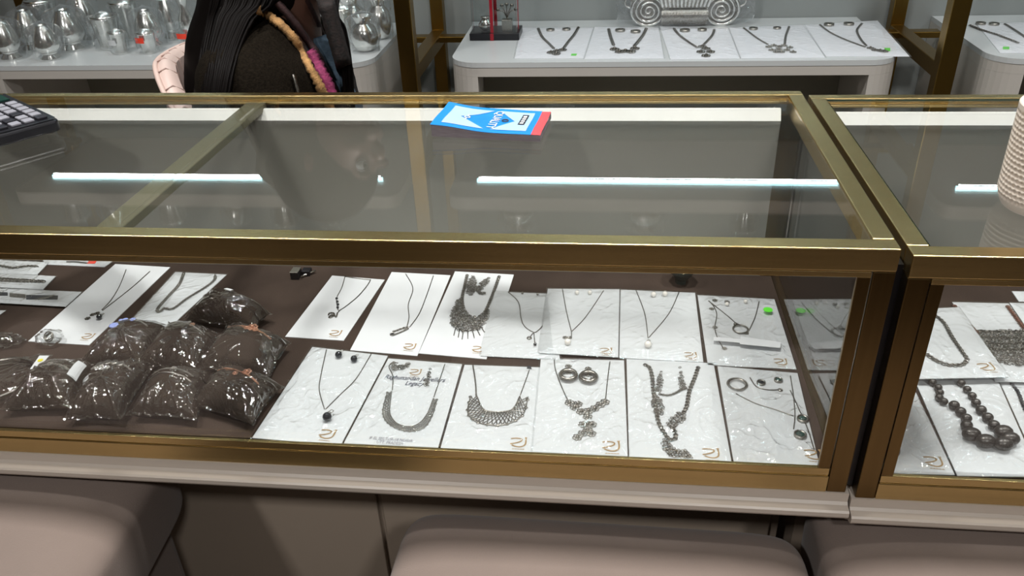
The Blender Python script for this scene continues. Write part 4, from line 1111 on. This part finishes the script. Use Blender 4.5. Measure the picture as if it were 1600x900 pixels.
bw.build('bow', RIBBON, t, True)
pt = Vector((x0 + wdt * .3, ym - .01, zb + .0184))
vs_ = MB().lathe(pt, [(.008, 0), (.017, .008), (.019, .016), (.012, .026), (.009, .03), (.013, .035), (.0001, .034)], 20).build('miniature_pot', BRIGHT, t, True)
pp = Vector((x0 + wdt * .74, ym - .01, zb + .0184))
pl = MB().box(pp.x - .013, pp.x + .013, pp.y - .012, pp.y + .012, pp.z, pp.z + .028).build('miniature_planter', SILVER, t, bevel=.001)
mb = MB()
for k in range(5):
    an = -.9 + k * .45; tip = pp + Vector((math.sin(an) * .03, .004 * (k % 2), .03 + math.cos(an) * .035))
    mb.tube(spline([pp + Vector((0, 0, .027)), pp + Vector((math.sin(an) * .01, 0, .045)), tip], 5), .0012, 5)
    mb.sphere(tip, .004, 8, 5, (1.3, .6, 1))
mb.build('tulsi_sprig', SILVERD, pl, True)

# scrolled silver ornament
ow = at(1067, 44, 1, 1.605); oc = Vector((ow.x, 1.605, zb + .0004))
mpp = (at(1167, 44, 1, 1.605).x - ow.x) / 100.0
t = thing('scrolled_silver_ornament', oc, 'ornate silver basket with two spiral scrolls and ribbed fan, wrapped in film', 'ornament')
hw = 36 * mpp; hh = 31 * mpp
Z = lambda v: oc.z + v
mb = MB()
def core(u, v):
    a = 2 * math.pi * u; r = .045 + .01 * math.cos(2 * a) * 0
    return Vector((oc.x + (v - .5) * 2 * hw, oc.y + .035 * math.cos(a), Z(hh * .5) + hh * .5 * math.sin(a)))
mb.grid(core, 24, 8, True); mb.build('barrel', SILVER, t, True)
mb = MB()
for r in range(5):
    for k in range(15):
        x = oc.x - hw * .95 + (k + .5 * (r % 2)) * hw * 1.9 / 14.5
        an = math.pi + .25 + r * .33 if False else None
        zz = Z(hh * (.1 + .19 * r)); s_ = (zz - Z(hh * .5)) / (hh * .5); yy = oc.y - .035 * math.sqrt(max(0, 1 - s_ * s_))
        mb.add([(x - .0038, yy, zz - .003), (x + .0038, yy, zz - .003), (x, yy, zz + .0045), (x, yy - .006, zz)], [(0, 1, 3), (1, 2, 3), (2, 0, 3)])
tag(mb.build('studs', BRIGHT, t), kind='stuff')
for s in (-1, 1):
    sc = Vector((oc.x + s * 56 * mpp, oc.y - .02, Z(24 * mpp))); pts = []
    for k in range(90):
        f = k / 89; an = f * 2 * math.pi * 3.6; rr = 26 * mpp * (1 - f) + .003
        pts.append(sc + Vector((s * -rr * math.cos(an + 2.2), -.012 * f, rr * .92 * math.sin(an + 2.2))))
    MB().tube(pts, [.0045 - .0025 * k / 89 for k in range(90)], 7).build('spiral_scroll', BRIGHT, t, True)
    MB().lathe(sc + Vector((0, .004, 0)), [(0.0001, -24 * mpp), (18 * mpp, -18 * mpp), (24 * mpp, 0), (18 * mpp, 18 * mpp), (.0001, 24 * mpp)], 24).build('scroll_boss', SILVER, t, True) if False else None
    mb = MB()
    mb.grid(lambda u, v: sc + Vector((math.cos(2 * math.pi * u) * 25 * mpp * v, .004 + .004 * v, math.sin(2 * math.pi * u) * 23 * mpp * v)), 24, 3, True)
    mb.grid(lambda u, v: sc + Vector((math.cos(2 * math.pi * u) * 25 * mpp * v, .02, math.sin(2 * math.pi * u) * 23 * mpp * v)), 24, 3, True); mb.build('scroll_disc', SILVER, t, True)
    for (dx, dz, rr) in ((84, 36, 9), (92, 52, 10), (96, 70, 11)):
        MB().torus((oc.x + s * dx * mpp, oc.y - .01, Z(dz * mpp)), rr * mpp, .0028, 20, 6, (1, 0, 0), (0, 0, 1)).build('edge_curl', BRIGHT, t, True)
    cr = spline([Vector((oc.x + s * 40 * mpp, oc.y - .01, Z(50 * mpp))), Vector((oc.x + s * 62 * mpp, oc.y - .014, Z(54 * mpp))), Vector((oc.x + s * 82 * mpp, oc.y - .01, Z(40 * mpp))), Vector((oc.x + s * 80 * mpp, oc.y - .01, Z(20 * mpp)))], 8)
    MB().tube(cr, .0032, 7).build('leaf_rim', BRIGHT, t, True)
for k in range(13):
    f = (k - 6) / 6
    MB().tube(spline([Vector((oc.x + f * hw * .95, oc.y - .028, Z(hh * .93))), Vector((oc.x + f * hw * 1.15, oc.y - .04, Z(hh * 1.6))), Vector((oc.x + f * hw * 1.75, oc.y - .055, Z(hh * 2.7))), Vector((oc.x + f * hw * 2.3, oc.y - .06, Z(hh * 3.3)))], 6), [.0035 + .0015 * j / 18 for j in range(19)], 7).build('fan_rib', BRIGHT, t, True)
mb = MB()
mb.grid(lambda u, v: Vector((oc.x + (2 * u - 1) * hw * (1 + 1.35 * v ** 1.3), oc.y - .026 - .032 * v, Z(hh * (.9 + 2.4 * v)))), 12, 8)
mb.grid(lambda u, v: Vector((oc.x + (2 * u - 1) * hw * (1 + 1.35 * v ** 1.3), oc.y - .016 - .032 * v, Z(hh * (.9 + 2.4 * v)))), 12, 8); mb.build('fan_plate', SILVER, t, True)
def filmf(u, v):
    a = 2 * math.pi * u; w = .1 * noise1(math.cos(a) * 2, math.sin(a) * 2, v * 3) + .08 * noise1(math.cos(a) * 5, math.sin(a) * 5, v * 8)
    k = (1 if v < .45 else max(.05, 1 - ((v - .45) / .55) ** .8 * .97))
    return Vector((oc.x + math.cos(a) * hw * 2.9 * k * (1 + w), oc.y - .02 + math.sin(a) * .05 * k * (1 + w), Z(.012 + v * .5)))
MB().grid(filmf, 44, 24, True).build('clear_film', WRAP, t, True)

# crumpled bags inside the middle bench, sign box in the far bench
zi = ZF + .35 + .0206
for (u, v, rx, lb) in ((870, 128, .09, 'crumpled clear plastic bag inside the bench opening below the winged pendant sheet'), (1240, 128, .13, 'long folded clear plastic bag inside the bench opening below the filigree pendant sheet')):
    p = at(u, v, 1, 1.40)
    o = crumple('', '', '', Vector((p.x, 1.40, zi)), rx, .09, .16, WRAP, u * .01, .3).build('plastic_bag', WRAP, None, True)
    tag(o, lb, 'bag', 'clear bags in the bench')
p = at(1598, 176, 1, 1.262)
t = thing('sign_box', (p.x, 1.3, zi), 'white box lettered in bold black inside the far bench opening', 'box')
MB().box(p.x - .03, p.x + .13, 1.262, 1.34, zi, p.z + .012).build('carton', CARD, t)
vv, ff = text_geo('MEN', .028, .3)
MB().add([Vector((p.x + .022 + a, 1.2612, p.z - .002 + b)) for a, b in vv], ff).build('lettering', INK, t)

# ================================================================== seated person and pink chair
import bmesh
def remesh_obj(name, mb, m, parent, vox, sm=6):
    o = mb.build(name, m, parent, True)
    r = o.modifiers.new('union', 'REMESH'); r.mode = 'VOXEL'; r.voxel_size = vox; r.use_smooth_shade = True
    s = o.modifiers.new('soften', 'SMOOTH'); s.factor = .5; s.iterations = sm
    return o
def limb(mb, pts, rs, n=14):
    pts = [Vector(p) for p in pts]; P2 = spline(pts, 5); R2 = []
    for i in range(len(P2)):
        f = i / 5; k = min(int(f), len(rs) - 2); R2.append(rs[k] + (rs[k + 1] - rs[k]) * min(1, f - k))
    mb.tube(P2, R2, n); mb.sphere(P2[0], R2[0], n, 8); mb.sphere(P2[-1], R2[-1], n, 8)
def ell(mb, c, r, n=18, m=12): mb.sphere(c, 1.0, n, m, r)
N_ = Vector((-.838, .76, .015))          # base of the neck
fw = Vector((.95, -.312, 0)).normalized(); rt = Vector((fw.y, -fw.x, 0)); up = Vector((0, 0, 1))
pel = Vector((-.905, .82, -.43))
t = thing('person', (pel.x, pel.y, ZF), 'seated person with long black hair, dark olive knit and embroidered shawl', 'person')
shR, shL = N_ + rt * .15 - up * .045 + fw * .005, N_ - rt * .13 - up * .05 - fw * .10
elR, elL = shR + Vector((-.02, -.02, -.27)), shL + Vector((.02, .02, -.27))
haR, haL = elR + Vector((.19, .05, .02)), elL + Vector((.19, -.06, .02))
hd = N_ + fw * .06 + up * .18
def torso(mb, g):
    limb(mb, [pel, pel + (N_ - pel) * .35 + fw * .01, pel + (N_ - pel) * .7 + fw * .015, N_ - up * .06], [.12 + g, .108 + g, .104 + g, .075 + g])
    limb(mb, [shR + Vector((0, 0, -.02)), N_ - up * .07, shL + Vector((0, 0, -.02))], [.058 + g, .08 + g, .058 + g])
    for s in (-1, 1): ell(mb, pel + (N_ - pel) * .66 + fw * (.06 + .015 * s) + rt * .06 * s, (.058 + g, .058 + g, .058 + g))
    ell(mb, pel, (.15 + g, .165 + g, .11 + g))
body = MB(); torso(body, 0)
limb(body, [N_ - up * .05 - fw * .005, N_ + up * .05 + fw * .015, hd - up * .05], [.062, .05, .05])
ell(body, hd + up * .025 - fw * .012, (.088, .082, .1)); ell(body, hd - up * .03 + fw * .03, (.062, .06, .082)); ell(body, hd - up * .088 + fw * .052, (.03, .03, .024))
ell(body, hd + fw * .1 - up * .012, (.014, .014, .02)); ell(body, hd + fw * .097 - up * .05, (.013, .018, .009)); ell(body, hd + fw * .094 - up * .06, (.012, .016, .008))
for s in (-1, 1):
    ell(body, hd + rt * .078 * s, (.014, .012, .028)); ell(body, hd + fw * .07 + rt * .03 * s - up * .035, (.022, .022, .022)); ell(body, hd + fw * .085 + rt * .03 * s + up * .022, (.014, .02, .008))
for sh, el, ha, s in ((shR, elR, haR, 1), (shL, elL, haL, -1)):
    limb(body, [sh, (sh + el) / 2, el], [.05, .046, .04]); limb(body, [el, (el + ha) / 2, ha], [.04, .034, .024])
    d = (ha - el).normalized(); sd = d.cross(up).normalized()
    ell(body, ha + d * .04, (.04, .034, .017))
    for k in range(4):
        b0 = ha + d * .07 + sd * (.025 - k * .0165); L = (.062, .07, .065, .05)[k]
        limb(body, [b0, b0 + d * L * .5 + up * .003, b0 + d * L * .9 - up * .014], [.0085, .008, .007], 8)
    b0 = ha + d * .03 + sd * .03; limb(body, [b0, b0 + d * .03 + sd * .02, b0 + d * .055 + sd * .02 - up * .008], [.01, .009, .0075], 8)
knees = []
for s in (-1, 1):
    h0 = pel + Vector((.02, -s * .085, -.02)); kn = h0 + Vector((.40, .0, -.01)); an = kn + Vector((.02, 0, -.44)); knees.append((h0, kn, an))
    limb(body, [h0, (h0 + kn) / 2, kn], [.085, .075, .058]); limb(body, [kn, (kn + an) / 2 + Vector((-.012, 0, 0)), an], [.056, .05, .036])
    limb(body, [an + Vector((-.02, 0, -.03)), an + Vector((.07, 0, -.045)), an + Vector((.15, 0, -.06))], [.036, .034, .022])
bo = remesh_obj('body', body, SKIN, t, .0065, 5)
for s in (-1, 1):
    e = hd + fw * .079 + rt * .031 * s + up * .004
    mb = MB(); mb.sphere(e, .0105, 12, 8); mb.build('eye', CARD, bo, True)
    mb = MB(); mb.sphere(e + fw * .006, .0066, 10, 6); mb.build('iris', BLACKP, bo, True)
# blue shirt, knit jacket, trousers, shoes
kb = MB(); limb(kb, [pel, pel + (N_ - pel) * .35 + fw * .01, pel + (N_ - pel) * .7 + fw * .02, N_ - up * .07 + fw * .005], [.13, .117, .11, .078])
for s in (-1, 1): ell(kb, pel + (N_ - pel) * .66 + fw * (.06 + .015 * s) + rt * .05 * s, (.064, .064, .064))
limb(kb, [N_ - up * .10 + fw * .02, N_ - up * .05 + fw * .012], [.078, .066])
so_ = remesh_obj('blue_shirt', kb, SHIRT, t, .009, 4)
jk = MB()
limb(jk, [pel, pel + (N_ - pel) * .35, pel + (N_ - pel) * .68 - fw * .005, N_ - up * .10 - fw * .03], [.142, .128, .122, .09])
limb(jk, [shR, N_ - up * .06 - fw * .055, shL], [.07, .075, .062])
limb(jk, [shR + fw * .03 - up * .005, N_ + rt * .085 + fw * .05 - up * .075, pel + (N_ - pel) * .6 + fw * .085 + rt * .07], [.064, .069, .078])
limb(jk, [shR + up * .005, N_ + rt * .085 - up * .015 + fw * .015, N_ + rt * .05 + fw * .01 + up * .01], [.068, .056, .04])
limb(jk, [shR + fw * .035 - up * .01, shR + fw * .06 - up * .12, shR + fw * .06 - up * .28], [.062, .075, .075])
for sh, el, ha in ((shR, elR, haR), (shL, elL, haL)):
    limb(jk, [sh, (sh + el) / 2, el], [.076, .076, .066]); limb(jk, [el, (el + ha) / 2, ha - (ha - el) * .08], [.064, .052, .042])
jo = remesh_obj('knit_jacket', jk, KNIT, t, .008, 6)
tr = MB()
for h0, kn, an in knees:
    limb(tr, [h0, (h0 + kn) / 2, kn], [.10, .088, .07]); limb(tr, [kn, (kn + an) / 2, an + Vector((0, 0, .03))], [.068, .062, .056])
ell(tr, pel, (.165, .178, .115))
remesh_obj('trousers', tr, TROUS, t, .011, 4)
sh_ = MB()
for h0, kn, an in knees:
    limb(sh_, [an + Vector((-.025, 0, -.035)), an + Vector((.07, 0, -.045)), an + Vector((.16, 0, -.06))], [.042, .041, .03])
    sh_.box(an.x - .06, an.x + .185, an.y - .035, an.y + .035, ZF + .001, ZF + .03)
remesh_obj('shoes', sh_, BLACKP, t, .01, 3)
# the shawl lies on the clothed body: find the surface of jacket, shirt and body
from mathutils.bvhtree import BVHTree
dg = bpy.context.evaluated_depsgraph_get(); dg.update()
TREES = [BVHTree.FromObject(o, dg) for o in (jo, so_, bo)]
TL = ORG[t.name]
def surf(u, v, off=.004, default=.66):
    o = CAMC - TL; d = ray(u, v).normalized(); best = None
    for tr_ in TREES:
        h = tr_.ray_cast(o, d)
        if h[0] is not None and (best is None or h[3] < best): best = h[3]
    p = CAMC + d * best if best and best < 2.2 else at(u, v, 1, default)
    return p - d * off
def band(name, px_, width, m, thick=.005, off=.004, wob=0.0, default=.66, fixed=None):
    P2 = []
    up_ = spline([Vector((u, v, 0)) for u, v in px_], 10)
    P2 = [surf(q_.x, q_.y, off, default) if fixed is None else at(q_.x, q_.y, 1, fixed) for q_ in up_]
    for _ in range(4): P2 = [P2[0]] + [(P2[i - 1] + P2[i] * 2 + P2[i + 1]) / 4 for i in range(1, len(P2) - 1)] + [P2[-1]]
    mb = MB(); n = len(P2); vv = []; ff = []
    for i, p in enumerate(P2):
        d = (P2[min(i + 1, n - 1)] - P2[max(i - 1, 0)]).normalized()
        nr = (fw * .35 - Vector((0, 1, 0)) * .85 + up * .3).normalized()
        sd = d.cross(nr).normalized(); w = width * (1 + wob * noise1(i * .9, 3.3)); w2 = width * (1 + wob * noise1(i * .8, 7.3))
        for a, b in ((-w, 0), (-w * .5, thick), (0, thick * 1.2), (w2 * .5, thick), (w2, 0), (0, -thick)): vv.append(p + sd * a + nr * b)
    for i in range(n - 1):
        for k in range(6): ff.append((i * 6 + k, i * 6 + (k + 1) % 6, (i + 1) * 6 + (k + 1) % 6, (i + 1) * 6 + k))
    ff += [tuple(range(6)), tuple(reversed(range((n - 1) * 6, n * 6)))]
    mb.add(vv, ff); return mb.build(name, m, t, True)
PATT = mat('dark_patterned_cloth', '170e0c', .8, 0, .9, 140, .4, 300)
band('shirt_placket', [(497, 58), (505, 78), (514, 102), (524, 128), (534, 152)], .027, SHIRT, .005, .006)
band('shawl_far_panel', [(507, -6), (518, 35), (530, 75), (541, 115), (550, 152)], .014, PATT, .006, .014, .1)
band('shawl_far_edge', [(480, 0), (492, 25), (506, 55), (521, 88), (535, 120), (545, 150)], .004, MAROON, .004, .018, .2)
band('shawl_edging', [(434, 4), (452, 26), (474, 54), (494, 82), (511, 112), (525, 144), (535, 170)], .0068, MAROON, .006, .014, .2)
band('shawl_border', [(404, 14), (424, 28), (445, 44), (462, 64), (477, 92), (493, 122), (508, 150), (520, 175)], .0075, TAN, .006, .016, .45)
band('shawl_flower_panel', [(481, 80), (490, 94), (499, 110), (509, 130), (519, 152)], .0125, PINKE, .006, .019, .35)
band('tassel', [(458, 116), (461, 128), (466, 146)], .003, SILVER, .003, .01, .6)
# hair
hm = MB()
ell(hm, hd + up * .035 - fw * .03, (.106, .1, .112)); ell(hm, hd - fw * .06 - up * .05, (.08, .085, .115))
limb(hm, [hd - fw * .07, N_ - fw * .11 + up * .03, N_ - fw * .165 + rt * .03 - up * .06, N_ - fw * .19 + rt * .05 - up * .25], [.085, .075, .055, .05])
ho = remesh_obj('hair', hm, HAIR, t, .008, 5)
st = MB()
for k in range(420):
    f = k / 229 if k < 180 else random.random(); e = random.uniform(-1, 1); j_ = lambda a: random.uniform(-a, a)
    dep = .004 + .022 * random.random()
    px_ = [(336 + 88 * f + j_(4), -12), (326 + 62 * f + j_(4), 30), (315 + 55 * f + j_(3), 75), (307 + 53 * f + j_(3), 120), (303 + 53 * f + j_(4), 165), (302 + 50 * f + j_(6), 200 + 20 * e)]
    pts = []
    for (u, v) in px_:
        p = surf(u, v, dep, .70); p2 = at(u, v, 1, min(p.y, .705 + .02 * e)); pts.append(p2)
    for _ in range(2): pts = [pts[0]] + [(pts[i - 1] + pts[i] * 2 + pts[i + 1]) / 4 for i in range(1, len(pts) - 1)] + [pts[-1]]
    start = [hd + up * (.10 + .02 * e) - fw * .04 + rt * .05 * random.uniform(-.4, 1), hd - fw * (.11 + .01 * e) + rt * (.06 + .03 * f) + up * .02]
    st.tube(spline(start + pts, 5), [.0026] * 24 + [.002] * 12, 4, False)
for k in range(80):
    g = random.uniform(-1, 1); e = random.uniform(-1, 1)
    pts = [hd + up * .12 - rt * .02, hd - rt * .09 + fw * (.02 + .02 * g)] + [at(u + 7 * g, v, 1, .70 + .03 * e) for u, v in ((520, 8), (532, 45), (540, 90), (544, 135), (546, 180))]
    st.tube(spline(pts, 5), .003, 4, False)
tag(st.build('hair_strands', HAIR, ho, True), kind='stuff')

# pale pink tub chair
cc = Vector((-.885, .83, 0)); ba = math.atan2(.16, -1)      # centre and direction of the back
t = thing('tub_chair', (cc.x, cc.y, ZF), 'pale pink leather tub chair with pleated rim behind the counter', 'chair')
def shell(r, off):
    def f(u, v):
        a = ba + (u - .5) * 2 * 1.75
        e = abs(2 * u - 1); top = -.035 - .33 * max(0, e - .32) ** 1.5 * 1.3
        return Vector((cc.x + (r + .03 * v) * math.cos(a), cc.y + (r + .03 * v) * math.sin(a), -.62 + (top + .62) * v))
    return f
RO, RI = .200, .165
so, si = shell(RO, 0), shell(RI, 0)
mb = MB(); mb.grid(so, 48, 12); mb.grid(lambda u, v: si(1 - u, v), 48, 12); mb.grid(lambda u, v: so(u, 1).lerp(si(u, 1), v) + Vector((0, 0, .012 * math.sin(math.pi * v))), 48, 6)
mb.grid(lambda u, v: si(u, 0).lerp(so(u, 0), v), 48, 1); mb.grid(lambda u, v: so(0, u).lerp(si(0, u), v), 12, 1); mb.grid(lambda u, v: si(1, u).lerp(so(1, u), v), 12, 1)
mb.build('back_shell', PINK, t, True)
MB().tube([so(k / 60, 1) + Vector((0, 0, .004)) for k in range(61)], .005, 8).build('piping', mat('pink_piping', 'cdb4aa', .5, 0, .04, 10), t, True)
for k in range(19):
    u = .05 + k * .9 / 18
    MB().tube([so(u, 1).lerp(si(u, 1), .1) + Vector((0, 0, .007)), so(u, 1).lerp(si(u, 1), .5) + Vector((0, 0, .0125)), si(u, 1) + Vector((0, 0, .001)), si(u, .86)], [.0012, .0018, .0016, .0008], 5).build('pleat', mat('pleat_shadow_seam', 'a98f86', .6, 0, .04, 10), t, True)
MB().lathe((cc.x, cc.y, -.66), [(.15, 0), (.16, .02), (.16, .08), (.14, .105), (.0001, .11)], 40).build('seat', PINK, t, True)
for k in range(4):
    a = math.pi / 4 + k * math.pi / 2
    MB().tube([(cc.x + .18 * math.cos(a), cc.y + .18 * math.sin(a), ZF), (cc.x + .13 * math.cos(a), cc.y + .13 * math.sin(a), -.662)], [.009, .014], 10).build('leg', BRASSD, t, True)
